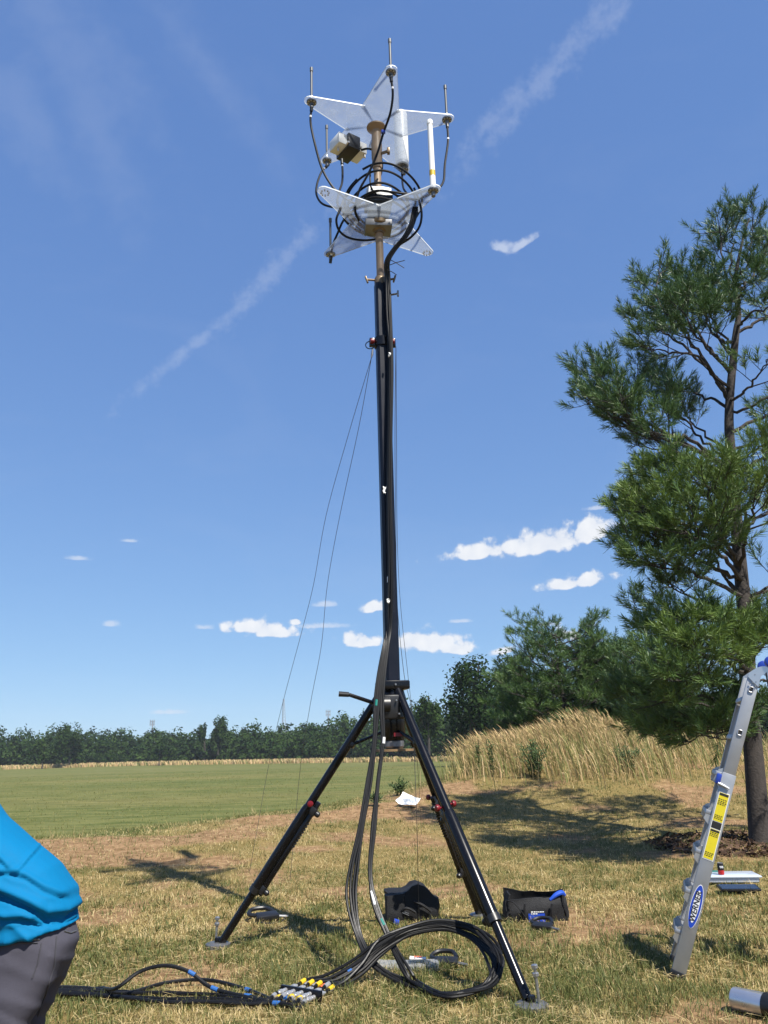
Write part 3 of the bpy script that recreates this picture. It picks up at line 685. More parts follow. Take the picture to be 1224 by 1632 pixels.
def main_pine():
    B = on_ground(1213, 1345); PY = B.y
    t = thing('pine_tree', 'big pine with open layered limbs at the right, above the ladder', 'tree', B)
    tr = [(1213, 1358), (1204, 1240), (1193, 1100), (1187, 985), (1176, 860), (1166, 740), (1162, 655), (1172, 540), (1177, 500), (1172, 450), (1182, 390), (1194, 348)]
    tpts = [at(x, y, PY) for x, y in tr]
    def tz(py):                                                     # point of the trunk axis seen at that height
        for (a, b), (c, d) in zip(tr, tr[1:]):
            if d <= py <= b: return at(a + (c - a) * (b - py) / (b - d), py, PY)
        return at(1190, py, PY)
    def A(x, y, d): return at(x, y, PY + d)
    U = -.12; Bt = .26  # Bt: light new growth, plus sunlight painted into the needle tint
    Ls = [  # start height, control points (px, py, depth offset), tint
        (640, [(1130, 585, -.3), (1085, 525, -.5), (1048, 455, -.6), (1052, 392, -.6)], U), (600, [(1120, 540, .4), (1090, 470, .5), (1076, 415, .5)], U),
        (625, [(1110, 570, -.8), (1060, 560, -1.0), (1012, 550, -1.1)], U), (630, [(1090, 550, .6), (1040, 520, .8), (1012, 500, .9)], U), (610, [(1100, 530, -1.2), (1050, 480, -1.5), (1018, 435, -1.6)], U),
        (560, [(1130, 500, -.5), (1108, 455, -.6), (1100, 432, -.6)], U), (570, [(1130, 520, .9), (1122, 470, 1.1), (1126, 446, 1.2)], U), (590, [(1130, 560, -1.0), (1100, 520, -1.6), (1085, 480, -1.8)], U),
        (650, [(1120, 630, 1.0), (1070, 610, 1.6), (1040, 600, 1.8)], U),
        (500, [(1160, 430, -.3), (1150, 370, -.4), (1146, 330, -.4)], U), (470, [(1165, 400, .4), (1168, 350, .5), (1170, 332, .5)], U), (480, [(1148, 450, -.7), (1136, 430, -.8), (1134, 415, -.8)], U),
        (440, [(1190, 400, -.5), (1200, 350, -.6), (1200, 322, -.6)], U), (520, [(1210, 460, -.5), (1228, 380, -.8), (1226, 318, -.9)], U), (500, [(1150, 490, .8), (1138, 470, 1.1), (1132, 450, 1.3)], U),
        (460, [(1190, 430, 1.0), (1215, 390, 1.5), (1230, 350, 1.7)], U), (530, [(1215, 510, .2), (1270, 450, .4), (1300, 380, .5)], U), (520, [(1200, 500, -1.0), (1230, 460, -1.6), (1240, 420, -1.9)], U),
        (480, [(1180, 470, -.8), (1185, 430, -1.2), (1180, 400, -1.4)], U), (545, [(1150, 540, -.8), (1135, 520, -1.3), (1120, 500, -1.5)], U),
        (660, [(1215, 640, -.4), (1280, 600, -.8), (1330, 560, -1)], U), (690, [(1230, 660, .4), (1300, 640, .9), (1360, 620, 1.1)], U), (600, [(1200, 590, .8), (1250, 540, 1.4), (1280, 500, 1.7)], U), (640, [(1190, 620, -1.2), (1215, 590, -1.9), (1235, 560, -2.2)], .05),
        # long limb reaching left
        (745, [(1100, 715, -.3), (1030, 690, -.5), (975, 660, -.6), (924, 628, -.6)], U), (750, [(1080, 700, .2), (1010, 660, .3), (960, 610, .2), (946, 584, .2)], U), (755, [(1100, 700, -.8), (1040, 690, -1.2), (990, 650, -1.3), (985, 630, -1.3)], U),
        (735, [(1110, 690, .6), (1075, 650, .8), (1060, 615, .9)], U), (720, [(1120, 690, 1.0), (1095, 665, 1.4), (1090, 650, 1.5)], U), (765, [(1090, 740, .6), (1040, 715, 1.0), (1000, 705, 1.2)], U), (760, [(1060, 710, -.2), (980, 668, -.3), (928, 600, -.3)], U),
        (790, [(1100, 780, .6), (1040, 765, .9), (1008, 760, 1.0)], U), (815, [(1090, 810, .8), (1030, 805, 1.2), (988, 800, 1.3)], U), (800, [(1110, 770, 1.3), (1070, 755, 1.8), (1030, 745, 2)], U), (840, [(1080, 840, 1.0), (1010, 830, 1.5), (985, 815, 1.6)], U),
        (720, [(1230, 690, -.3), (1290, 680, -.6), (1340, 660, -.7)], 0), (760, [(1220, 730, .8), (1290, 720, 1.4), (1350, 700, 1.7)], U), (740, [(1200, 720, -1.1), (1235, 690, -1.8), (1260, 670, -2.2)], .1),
        # sunlit limbs reaching towards the camera
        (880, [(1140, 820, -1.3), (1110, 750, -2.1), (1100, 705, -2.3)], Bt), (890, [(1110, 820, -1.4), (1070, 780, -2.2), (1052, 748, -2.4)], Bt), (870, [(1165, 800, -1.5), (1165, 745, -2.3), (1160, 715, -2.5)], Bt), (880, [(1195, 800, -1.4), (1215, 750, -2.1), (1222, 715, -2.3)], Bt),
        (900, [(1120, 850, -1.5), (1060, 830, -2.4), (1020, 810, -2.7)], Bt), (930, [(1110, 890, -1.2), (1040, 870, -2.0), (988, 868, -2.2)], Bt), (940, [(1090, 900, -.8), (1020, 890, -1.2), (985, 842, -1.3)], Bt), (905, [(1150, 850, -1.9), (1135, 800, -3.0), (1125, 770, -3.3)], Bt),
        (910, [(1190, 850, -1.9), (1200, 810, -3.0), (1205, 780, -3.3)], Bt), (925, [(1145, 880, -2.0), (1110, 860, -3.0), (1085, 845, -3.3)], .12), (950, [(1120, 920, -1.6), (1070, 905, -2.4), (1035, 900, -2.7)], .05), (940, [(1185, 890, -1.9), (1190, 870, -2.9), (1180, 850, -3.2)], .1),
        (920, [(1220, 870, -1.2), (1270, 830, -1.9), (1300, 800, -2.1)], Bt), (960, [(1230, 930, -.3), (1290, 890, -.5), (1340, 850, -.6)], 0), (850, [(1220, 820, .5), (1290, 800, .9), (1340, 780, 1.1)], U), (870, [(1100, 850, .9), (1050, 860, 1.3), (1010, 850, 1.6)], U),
        (955, [(1145, 905, -.2), (1140, 850, -.3), (1146, 800, -.3)], 0), (960, [(1140, 900, .4), (1110, 880, .8), (1080, 870, 1.0)], U),
        # lower left, dark
        (965, [(1120, 975, .1), (1060, 1000, .2), (1020, 1000, .2), (984, 986, .2)], U), (968, [(1110, 980, .6), (1050, 975, .9), (995, 965, 1.0)], U), (975, [(1110, 990, -.5), (1060, 985, -.8), (1030, 955, -.9)], U), (985, [(1120, 960, -.8), (1080, 940, -1.2), (1060, 935, -1.3)], .05),
        (965, [(1235, 935, .2), (1300, 910, .3), (1350, 890, .3)], 0), (990, [(1230, 980, .8), (1290, 960, 1.3), (1330, 950, 1.4)], U), (980, [(1210, 960, -1.2), (1240, 930, -1.8), (1260, 920, -2)], .1),
        # lower, light green
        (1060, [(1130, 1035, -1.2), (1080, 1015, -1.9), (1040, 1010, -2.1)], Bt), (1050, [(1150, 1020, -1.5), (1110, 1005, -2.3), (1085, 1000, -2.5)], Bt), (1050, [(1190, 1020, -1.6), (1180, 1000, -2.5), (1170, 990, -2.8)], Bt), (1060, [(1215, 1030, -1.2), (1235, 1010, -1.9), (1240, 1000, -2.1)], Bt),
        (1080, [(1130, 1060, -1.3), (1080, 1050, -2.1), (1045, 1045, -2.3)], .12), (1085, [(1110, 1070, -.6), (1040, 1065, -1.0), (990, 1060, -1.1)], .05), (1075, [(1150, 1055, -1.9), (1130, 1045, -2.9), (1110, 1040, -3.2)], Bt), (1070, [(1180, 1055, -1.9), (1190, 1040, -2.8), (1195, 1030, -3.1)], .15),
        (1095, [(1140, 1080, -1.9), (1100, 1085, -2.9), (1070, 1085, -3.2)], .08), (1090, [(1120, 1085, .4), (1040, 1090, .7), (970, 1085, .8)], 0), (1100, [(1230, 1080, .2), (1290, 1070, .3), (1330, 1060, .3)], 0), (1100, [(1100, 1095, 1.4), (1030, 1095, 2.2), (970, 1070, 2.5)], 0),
        # lowest, drooping
        (1120, [(1110, 1110, -.4), (1040, 1120, -.6), (970, 1115, -.7)], 0), (1130, [(1130, 1125, -.9), (1060, 1145, -1.4), (1000, 1165, -1.6)], .02), (1140, [(1140, 1140, -1.2), (1090, 1160, -1.9), (1050, 1178, -2.1)], .02), (1150, [(1150, 1150, -1.2), (1120, 1165, -1.9), (1095, 1185, -2.1)], 0),
        (1125, [(1110, 1125, .6), (1040, 1135, 1.0), (985, 1140, 1.2)], U), (1110, [(1090, 1100, .9), (1000, 1105, 1.5), (930, 1095, 1.8)], 0), (1150, [(1160, 1150, -1.6), (1150, 1165, -2.3), (1140, 1180, -2.5)], U), (1130, [(1235, 1130, -.4), (1290, 1140, -.7), (1330, 1150, -.8)], 0), (1115, [(1130, 1115, -1.4), (1080, 1115, -2.2), (1040, 1120, -2.5)], .08), (1140, [(1100, 1140, .2), (1050, 1150, .3), (1010, 1160, .3)], U), (1135, [(1130, 1130, 1.0), (1090, 1140, 1.7), (1060, 1150, 2)], U),
    ]
    limbs = []
    for i, (s, cs, tb) in enumerate(Ls):
        if i % 9 == 4 or (s > 860 and i % 6 == 2): continue
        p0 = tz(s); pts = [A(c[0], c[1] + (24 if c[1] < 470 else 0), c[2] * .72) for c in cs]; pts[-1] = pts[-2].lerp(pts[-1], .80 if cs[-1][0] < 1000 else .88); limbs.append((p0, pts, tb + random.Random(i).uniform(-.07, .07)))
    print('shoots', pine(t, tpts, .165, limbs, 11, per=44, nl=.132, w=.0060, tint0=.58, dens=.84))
main_pine()
def young_pine(px, py_top, Y, H_base, rad, label, seed, tint, spec_tips=()):
    top = at(px, py_top, Y); X = top.x; z0 = gz1(X, Y); H = top.z - z0; g = random.Random(seed)
    t = thing('pine_tree', label, 'tree', (X, Y, z0), 'young pines behind the mound')
    limbs = []
    n = 44
    for i in range(n):
        f = .06 + .9 * (i + .5) / n; a = i * 2.399 + g.uniform(-.3, .3); l = rad * (1.0 - .55 * f) * g.uniform(.75, 1.1) + .2
        s = Vector((X, Y, z0 + H * f)); d = Vector((cos(a), sin(a), 0)); rise = l * (.10 + .35 * f)
        limbs.append((s, [s + d * l * .5 + Vector((0, 0, rise * .25)), s + d * l + Vector((0, 0, rise))], g.uniform(-.08, .14)))
    for sx, tx, ty in spec_tips:
        s = Vector((X, Y, z0 + H * sx)); e = at(tx, ty, Y - .3); limbs.append((s, [s.lerp(e, .5) + Vector((0, 0, -.15)), e], .1))
    pine(t, [(X, Y, z0 - .1), (X + .05, Y, z0 + H * .4), (X - .04, Y, z0 + H * .7), top], .025 + .016 * H, limbs, seed, per=24, nl=.16, w=.0085, tint0=tint, dens=.66, twig=.36)
young_pine(886, 1004, 27.5, 0, 2.6, 'young pine with an upswept shoot, left of the pines behind the mound', 31, .48, [(.55, 814, 1014), (.6, 860, 1030)])
young_pine(952, 1034, 28.5, 0, 2.5, 'middle young pine behind the tall tan grass', 32, .42)
young_pine(1040, 1040, 27, 0, 2.6, 'young pine behind the lower limbs of the big pine', 33, .4)
young_pine(846, 1085, 29.5, 0, 1.7, 'short dark young pine at the left end of the row', 34, .34)

# green weeds in the tall grass
def weed(px, py, h, spread, n, label, seed):
    b = on_ground(px, py); g = np.random.default_rng(seed)
    t = thing('weed_plant', label, 'weed', b, 'green weeds on the mound'); mb = MB(); P = []
    for i in range(n):
        a = g.uniform(0, 2 * pi); e = b + Vector((cos(a) * spread * g.random(), sin(a) * spread * g.random(), h * g.uniform(.6, 1)))
        pts = spline([b + Vector((cos(a) * spread * .2, sin(a) * spread * .2, -.02)), (b + e) / 2 + Vector((0, 0, .05)), e], 4); mb.tube(pts, [.006] * len(pts), 4)
        for q in range(22):
            c = pts[int(g.integers(2, len(pts)))] + Vector(g.normal(0, .02, 3)); d = Vector(g.normal(0, 1, 3)); d.z = abs(d.z) * .9; d.normalize(); s = d.orthogonal().normalized() * .016; l = g.uniform(.05, .13)
            P += [c, c + d * l * .5 + s, c + d * l, c + d * l * .5 - s]
    part('stem', mb, LEAF, t)
    o = big_mesh('leaf_mass', np.array([tuple(p) for p in P]), 4, np.arange(len(P)), foliage_mat('weed_leaf', [(0, (.035, .06, .02)), (1, (.075, .115, .035))], .6, .2), np.repeat(g.random(len(P) // 4), 4)); o.parent = t; o.matrix_parent_inverse = Matrix.Translation(-b); o['kind'] = 'stuff'
weed(785, 1238, 1.0, .14, 5, 'slender upright green weed left of the bushy weed in the tan grass', 1)
weed(855, 1240, .85, .55, 26, 'bushy green weed at the front of the tall tan grass', 2)
weed(1000, 1232, .7, .5, 16, 'low spreading green weed under the big pine limbs', 3)
weed(636, 1268, .32, .25, 10, 'small green weed on the bank behind the white paper', 4)
weed(600, 1285, .22, .25, 8, 'little green tuft on the crest beside the hanging cables', 5)
weed(765, 1235, .85, .12, 4, 'slender green weed furthest left in the tall tan grass', 6)
# ------------------------------------------------------------------ tripod mast
MX, MY = 0.03, 7.27
FA, FB, FC = on_ground(848, 1610), on_ground(347, 1511), on_ground(766, 1463)
Z_HUB, Z_TOP = 2.06, 5.98
def V3(*a): return Vector(a)
def frame(d):                                                     # rotation whose z runs along d
    return Vector(d).to_track_quat('Z', 'Y').to_matrix()
def tripod():
    t = thing('tripod_mast', 'tall black telescopic mast on three braced tripod legs in the middle', 'mast', (MX, MY, gz1(MX, MY)))
    # mast tube: square with chamfered edges, telescoped in sections
    def sect(z0, z1, w, c):
        h = w / 2; poly = [(h - c, -h), (h, -h + c), (h, h - c), (h - c, h), (-h + c, h), (-h, h - c), (-h, -h + c), (-h + c, -h)]
        mb = MB(); mb.prism(poly, z0, z1, Matrix.Rotation(radians(12), 3, 'Z'), (MX, MY, 0)); return mb
    part('mast_tube', sect(1.62, 5.30, .122, .022), 'mast_metal', t)
    part('mast_tube', sect(5.32, Z_TOP, .120, .020), 'mast_metal', t)
    # collar with red lugs for the guy lines
    zc = at(610, 547, MY).z
    mb = MB(); mb.prism([(.082 * cos(a), .082 * sin(a)) for a in np.linspace(0, 2 * pi, 17)[:-1]], zc - .045, zc + .045, None, (MX, MY, 0))
    collar = part('guy_collar', mb, 'black_metal', t)
    for a in (190, 2, 100):
        d = V3(cos(radians(a)), sin(radians(a)), 0); c = V3(MX, MY, zc) + d * .105 + V3(0, -.03, 0)
        mb = MB(); mb.lathe([(.012, -.03), (.024, -.022), (.027, 0), (.024, .012), (.012, .016)], 14, c, frame(d)); part('collar_knob', mb, 'red', collar)
        mb = MB(); mb.box(V3(MX, MY, zc) + d * .098, (.06, .05, .085), Matrix.Rotation(radians(a), 3, 'Z'), .008); part('collar_lug', mb, 'black_metal', collar)
    # hub
    mb = MB(); mb.box((MX, MY, 2.085), (.26, .24, .075), Matrix.Rotation(radians(12), 3, 'Z'), .012)
    hub = part('hub', mb, 'black_metal', t)
    for i in range(8):
        a = i * pi / 4 + .2; mb = MB(); mb.lathe([(.009, -.012), (.011, 0), (.006, .012)], 8, (MX + .135 * cos(a), MY + .125 * sin(a), 2.085), frame((cos(a), sin(a), 0))); part('bolt', mb, 'steel', hub)
    mb = MB(); mb.lathe([(.085, 1.63), (.10, 1.66), (.10, 1.80), (.115, 1.82), (.115, 1.98), (.095, 2.05)], 20, (MX, MY, 0)); part('mast_housing', mb, 'black_metal', t)
    mb = MB(); mb.box((MX - .02, MY - .12, 1.90), (.15, .10, .20), Matrix.Rotation(.15, 3, 'Z'), .015); mb.lathe([(.05, -.05), (.065, -.045), (.065, .045), (.05, .05)], 18, (MX - .075, MY - .16, 1.92), frame((1, .2, 0)))
    w = part('winch', mb, 'black_plastic', t)
    for dx, dz in ((-.07, .03), (-.055, -.02), (.03, .05), (.05, -.06)):
        mb = MB(); mb.lathe([(.008, -.01), (.010, 0), (.005, .012)], 8, (MX + dx, MY - .185, 1.90 + dz), frame((0, -1, 0))); part('bolt', mb, 'steel', w)
    mb = MB(); mb.box((MX + .035, MY - .125, 1.675), (.07, .006, .03), Matrix.Rotation(.15, 3, 'Z')); part('warning_label', mb, 'red', t)
    mb = MB(); mb.lathe([(.07, 1.56), (.085, 1.58), (.085, 1.62), (.07, 1.635)], 18, (MX, MY, 0)); part('base_ring', mb, 'steel_dull', t)
    mb = MB(); mb.prism([(.165 * cos(a), .165 * sin(a)) for a in np.linspace(0, 2 * pi, 25)[:-1]], 1.54, 1.558, None, (MX, MY, 0)); part('base_disc', mb, 'wood', t)
    # crank handle
    P = [at(612, 1128, MY - .1), at(592, 1119, MY - .2), at(556, 1107, MY - .22), at(540, 1106, MY - .22)]
    mb = MB(); mb.tube(P[:3], .017, 8); ch = part('crank_handle', mb, 'black_metal', t)
    mb = MB(); mb.tube(P[2:], [.021, .023], 10); part('grip', mb, 'black_rubber', ch)
    # legs
    for F in (FA, FB, FC):
        a = V3(MX, MY, 2.03) + (V3(F.x, F.y, 0) - V3(MX, MY, 0)).normalized() * .10
        d = (F - a); L_ = d.length; d.normalize(); hx = V3(F.x - MX, F.y - MY, 0).normalized(); nrm = d.cross(hx).normalized(); inn = nrm.cross(d).normalized()
        if inn.z > 0: inn = -inn                                    # towards the ground side of the leg
        def p(f, o=0.0, q=0.0): return a + d * L_ * f + inn * o + nrm * q
        mb = MB(); mb.tube([p(-.01), p(.47)], .036, 18)
        leg = part('leg', mb, 'black_metal', t)
        mb = MB(); mb.tube([p(.455), p(.47), p(.765), p(.775)], [.041, .045, .045, .041], 18); part('outer_sleeve', mb, 'black_metal', leg)
        mb = MB(); mb.tube([p(.772), p(.975)], .033, 18); part('lower_tube', mb, 'black_metal', leg)
        mb = MB(); mb.tube([p(.765), p(.785)], .049, 18); part('clamp_ring', mb, 'black_plastic', leg)
        mb = MB(); R = Matrix((nrm, inn, d)).transposed(); mb.box(p(.60, .058), (.04, .042, L_ * .36), R, .008); part('side_channel', mb, 'black_metal', leg)
        for k in range(9):
            mb = MB(); mb.box(p(.50 + k * .011, .079), (.042, .012, .012), R); part('rib', mb, 'black_plastic', leg)
        for f, o in ((.455, .085), (.76, .08)):
            mb = MB(); mb.box(p(f, o - .03), (.045, .06, .075), R, .008); part('clamp', mb, 'black_plastic', leg)
            mb = MB(); mb.lathe([(.010, -.02), (.023, -.016), (.026, 0), (.022, .014), (.010, .02)], 12, p(f, o + .02), frame(inn)); part('lock_knob', mb, 'black_plastic', leg)
        mb = MB(); mb.lathe([(.008, -.04), (.008, -.016), (.023, -.014), (.026, 0), (.023, .012), (.011, .016)], 16, p(.435, .02, -.07 if F is not FA else .07), frame(-nrm if F is not FA else nrm)); part('locking_knob', mb, 'red', leg)
        if F is FA:
            mb = MB(); mb.lathe([(.008, -.04), (.008, -.016), (.023, -.014), (.026, 0), (.023, .012), (.011, .016)], 16, p(.43, .0, -.07), frame(-nrm)); part('locking_knob', mb, 'red', leg)
        # foot: pivot block on a flat disc
        mb = MB(); mb.box(F + V3(0, 0, .05), (.05, .05, .07), None, .01); part('foot_pivot', mb, 'black_metal', leg)
        mb = MB(); mb.lathe([(.105, .006), (.105, .034), (.09, .042), (.03, .048)], 22, F); part('foot_plate', mb, 'steel_dull', leg)
        # braces from the housing to the leg
        mb = MB(); mb.tube([V3(MX, MY, 1.70) + hx * .10, p(.20, .03)], .013, 8); mb.box(p(.20, .03), (.06, .05, .05), R, .006); part('brace', mb, 'black_metal', t)
    return t
tripod()
def stake(px, py, h, label, lean):
    b = on_ground(px, py); t = thing('ground_stake', label, 'stake', b, 'stakes pinning the tripod feet')
    e = b + V3(lean, 0, h); mb = MB(); mb.tube([b - V3(0, 0, .05), e], .010, 8); part('shaft', mb, 'steel', t)
    d = (e - b).normalized()
    for k, z in enumerate((.0, -.045)):
        mb = MB(); mb.lathe([(.018, -.012), (.022, -.008), (.022, .008), (.016, .012)], 6, e + d * z, frame(d)); part('nut', mb, 'steel', t)
stake(862, 1612, .25, 'zinc bolt stake beside the near right tripod foot', -.02)
stake(343, 1509, .22, 'zinc bolt stake beside the left tripod foot', .012)
# loose clamps on the mast top
zt = Z_TOP
mbp = thing('pole_clamp', 'bronze winged clamp holding the tan pole in the mast top', 'clamp', (MX, MY, zt))
mb = MB(); mb.lathe([(.062, -.01), (.062, .06), (.048, .09)], 18, (MX, MY, zt)); part('socket', mb, 'bronze', mbp)
for s, a in ((1, 10), (-1, 170)):
    d = V3(cos(radians(a)), -abs(sin(radians(a))), 0); c = V3(MX, MY, zt + .05)
    mb = MB(); mb.tube([c + d * .05, c + d * .14], .011, 8); sc = part('wing_screw', mb, 'bronze', mbp)
    mb = MB(); mb.box(c + d * .14, (.018, .03, .075), Matrix.Rotation(.3 * s, 3, 'Y'), .005); part('wing', mb, 'bronze', sc)
mb = MB(); c = at(622, 470, MY - .02); mb.tube([c, c + V3(.075, -.02, 0)], .010, 8); mb.box(c + V3(.075, -.02, 0), (.018, .03, .06), None, .005); part('wing_screw', mb, 'steel_dull', mbp)

# ------------------------------------------------------------------ antenna frame: tan pole and two acrylic stars
Z_UP, Z_LO = 7.86, 6.68
def star_poly(n, R, r, rot, tip):
    """star outline with rounded tips and slightly rounded inner corners"""
    pts = []
    for i in range(n):
        a = rot + 2 * pi * i / n; ai = a + pi / n; ap = a - pi / n
        T = Vector((R * cos(a), R * sin(a))); I = Vector((r * cos(ai), r * sin(ai))); Pv = Vector((r * cos(ap), r * sin(ap)))
        c = Vector((cos(a), sin(a))) * (R - tip * .9); dn = (T - Pv).normalized(); half = math.acos(max(-1, min(1, dn.dot(Vector((cos(a), sin(a)))))))
        for k in range(7):
            th = a - (pi / 2 - half * .2) + (pi - half * .4) * k / 6; pts.append((c.x + tip * cos(th), c.y + tip * sin(th)))
        for k in (-1, 0, 1): pts.append((I.x * (1.0 + .04 * abs(k)) + (-k) * .02 * -sin(ai), I.y * (1 + .04 * abs(k)) + (-k) * .02 * cos(ai)))
    return pts
frame_t = thing('antenna_array', 'tan pole carrying two frosted clear star plates above the mast', 'antenna array', (MX, MY, Z_TOP))
mb = MB(); mb.tube([(MX, MY, Z_TOP - .3), (MX, MY, Z_UP - .03)], .038, 20); pole = part('pole', mb, 'tan', frame_t)
mb = MB(); mb.lathe([(.047, 7.34), (.052, 7.36), (.052, 7.44), (.056, 7.46), (.056, 7.64), (.050, 7.66), (.050, 7.80), (.10, 7.835), (.10, 7.85)], 24, (MX, MY, 0)); part('flange', mb, 'tan', pole)
mb = MB(); mb.tube([(MX + .05, MY - .03, 7.50), (MX + .12, MY - .06, 7.50)], .016, 8); mb.box((MX + .12, MY - .06, 7.50), (.03, .05, .06), None, .006); part('clamp_screw', mb, 'bronze', pole)
def plate(n, R, r, rot, tip, z, th, name='star_plate'):
    poly = [(x, y) for x, y in star_poly(n, R, r, rot, tip)]; mb = MB(); k = len(poly)
    vs = [(MX + x, MY + y, z) for x, y in poly] + [(MX + x, MY + y, z + th) for x, y in poly]
    cv = [(MX, MY, z), (MX, MY, z + th)]
    mb.add(vs + cv, [((i + 1) % k, i, 2 * k) for i in range(k)] + [(k + i, k + (i + 1) % k, 2 * k + 1) for i in range(k)]); mb.mi = 1
    mb.add(vs, [(i, (i + 1) % k, k + (i + 1) % k, k + i) for i in range(k)])
    return part(name, mb, ['acrylic', 'acrylic_edge'], frame_t, 25)
up = plate(5, .815, .30, radians(-78), .062, Z_UP, .013)
lo = plate(4, .80, .27, radians(-44), .062, Z_LO, .013)
UPA = [radians(a) for a in (-78, -6, 66, 138, 210)]; LOA = [radians(a) for a in (-44, 46, 136, 226)]
def tip_pt(a, z, R): return V3(MX + R * cos(a), MY + R * sin(a), z)
def rosette(c, parent, populated=True):
    if populated:
        mb = MB(); mb.lathe([(.05, -.016), (.052, -.006), (.052, 0)], 20, c); ring = part('mount_ring', mb, 'steel_dull', parent)
        mb = MB(); mb.lathe([(.016, -.075), (.020, -.07), (.020, -.02), (.026, -.016)], 12, c); part('connector', mb, 'steel_dull', parent)
    for i in range(8):
        a = 2 * pi * i / 8; mb = MB(); mb.lathe([(.005, -.022), (.008, -.02), (.008, -.0015)], 6, c + V3(.038 * cos(a), .038 * sin(a), 0)); part('bolt', mb, 'steel' if not populated else 'silver', parent)
for a in UPA: rosette(tip_pt(a, Z_UP, .745), up)
for i, a in enumerate(LOA): rosette(tip_pt(a, Z_LO, .73), lo, i in (0, 2))
mb = MB(); mb.lathe([(.048, Z_LO - .12), (.05, Z_LO - .10), (.115, Z_LO - .04), (.115, Z_LO - .004)], 20, (MX, MY, 0)); part('lower_flange', mb, 'bronze', lo)
mb = MB(); mb.box((MX - .01, MY, Z_LO - .045), (.27, .20, .075), Matrix.Rotation(.1, 3, 'Z'), .006); part('bracket_box', mb, 'steel_dull', lo)

# antennas
def whip(c, h, label):
    t = thing('whip_antenna', label, 'antenna', c, 'grey whip antennas on the star tips')
    mb = MB(); mb.lathe([(.020, .001), (.022, .012), (.013, .03), (.013, .055)], 14, c); part('base', mb, 'silver', t)
    mb = MB(); mb.lathe([(.0125, .055), (.0125, h - .05), (.017, h - .048), (.017, h - .004), (.012, h)], 14, c); part('rod', mb, 'whip', t)
def h_to(c, px, py): return at(px, py, c.y).z - c.z
for a, px, py, lb in ((UPA[0], 621, 62, 'grey whip antenna on the topmost tip of the upper star, highest of all'), (UPA[4], 491, 108, 'grey whip antenna on the left tip of the upper star'),
                      (UPA[1], 710, 136, 'grey whip antenna on the right tip of the upper star'), (UPA[3], 513, 200, 'grey whip antenna on the lower left tip of the upper star, behind the white boxes')):
    c = tip_pt(a, Z_UP + .013, .745); whip(c, h_to(c, px, py), lb)
c = tip_pt(LOA[2], Z_LO + .013, .73); whip(c, h_to(c, 523, 348), 'grey whip antenna on the lower star, lowest of the whips')
c = tip_pt(LOA[0], Z_LO + .013, .73); h = h_to(c, 686, 192)
t = thing('tube_antenna', 'slim white tube antenna with a yellow sticker on the lower star', 'antenna', c)
mb = MB(); mb.lathe([(.030, .001), (.030, .03), (.0285, .04), (.026, h - .05), (.030, h - .048), (.030, h - .01), (.024, h)], 20, c); part('tube', mb, 'white', t)
mb = MB(); mb.lathe([(.0288, .14), (.0288, .20)], 20, c); part('sticker', mb, 'yellow', t)
c = tip_pt(UPA[2], Z_UP + .013, .70); h = h_to(c, 636, 181)
t = thing('radome_antenna', 'fat white cylindrical antenna standing on the far tip of the upper star', 'antenna', c)
mb = MB(); mb.lathe([(.072, .035), (.078, .05), (.078, h - .02), (.07, h)], 28, c); part('radome', mb, 'white', t)
mb = MB(); mb.lathe([(.072, .001), (.075, .033)], 28, c); part('base', mb, 'steel_dull', t)
# boxes
def amplifier(c, rz, sc, label):
    t = thing('amplifier_box', label, 'box', c, 'boxed units on the antenna frame'); R = Matrix.Rotation(rz, 3, 'Z')
    def q(x, y, z): return c + R @ V3(x * sc, y * sc, z * sc)
    for s in (-1, 1):
        mb = MB(); mb.box(q(s * .115, 0, 0), (.13 * sc, .20 * sc, .13 * sc), R, .006); part('housing', mb, 'white', t)
        mb = MB(); mb.tube([q(s * .08, -.10, -.05), q(s * .08, -.14, -.05)], .012 * sc, 8); part('connector', mb, 'silver', t)
    mb = MB(); mb.box(q(0, 0, -.005), (.15 * sc, .26 * sc, .17 * sc), R, .005); part('black_saddle', mb, 'black_plastic', t)
    mb = MB(); mb.tube([q(.16, -.08, -.065), q(.16, -.08, -.11)], .012 * sc, 8); part('connector', mb, 'silver', t)
    mb = MB(); mb.tube([q(-.14, -.02, -.065), q(-.14, -.02, -.12)], .012 * sc, 8); part('connector', mb, 'silver', t)
amplifier(at(555, 236, MY + .20), radians(35), .98, 'pair of white boxes strapped by a black saddle under the upper star')
c2 = V3(MX + .0, MY - .04, Z_LO + .20)
t = thing('amplifier_box', 'white box with a black band sitting on the centre of the lower star', 'box', c2, 'boxed units on the antenna frame')
mb = MB(); mb.box(c2 + V3(0, 0, .085), (.25, .2, .11), Matrix.Rotation(.12, 3, 'Z'), .006); part('upper_housing', mb, 'white', t)
mb = MB(); mb.box(c2 + V3(0, -.02, -.01), (.27, .23, .078), Matrix.Rotation(.12, 3, 'Z'), .006); part('black_band', mb, 'black_plastic', t)
mb = MB(); mb.box(c2 + V3(0, 0, -.09), (.22, .19, .078), Matrix.Rotation(.12, 3, 'Z'), .006); part('lower_housing', mb, 'enclosure', t)

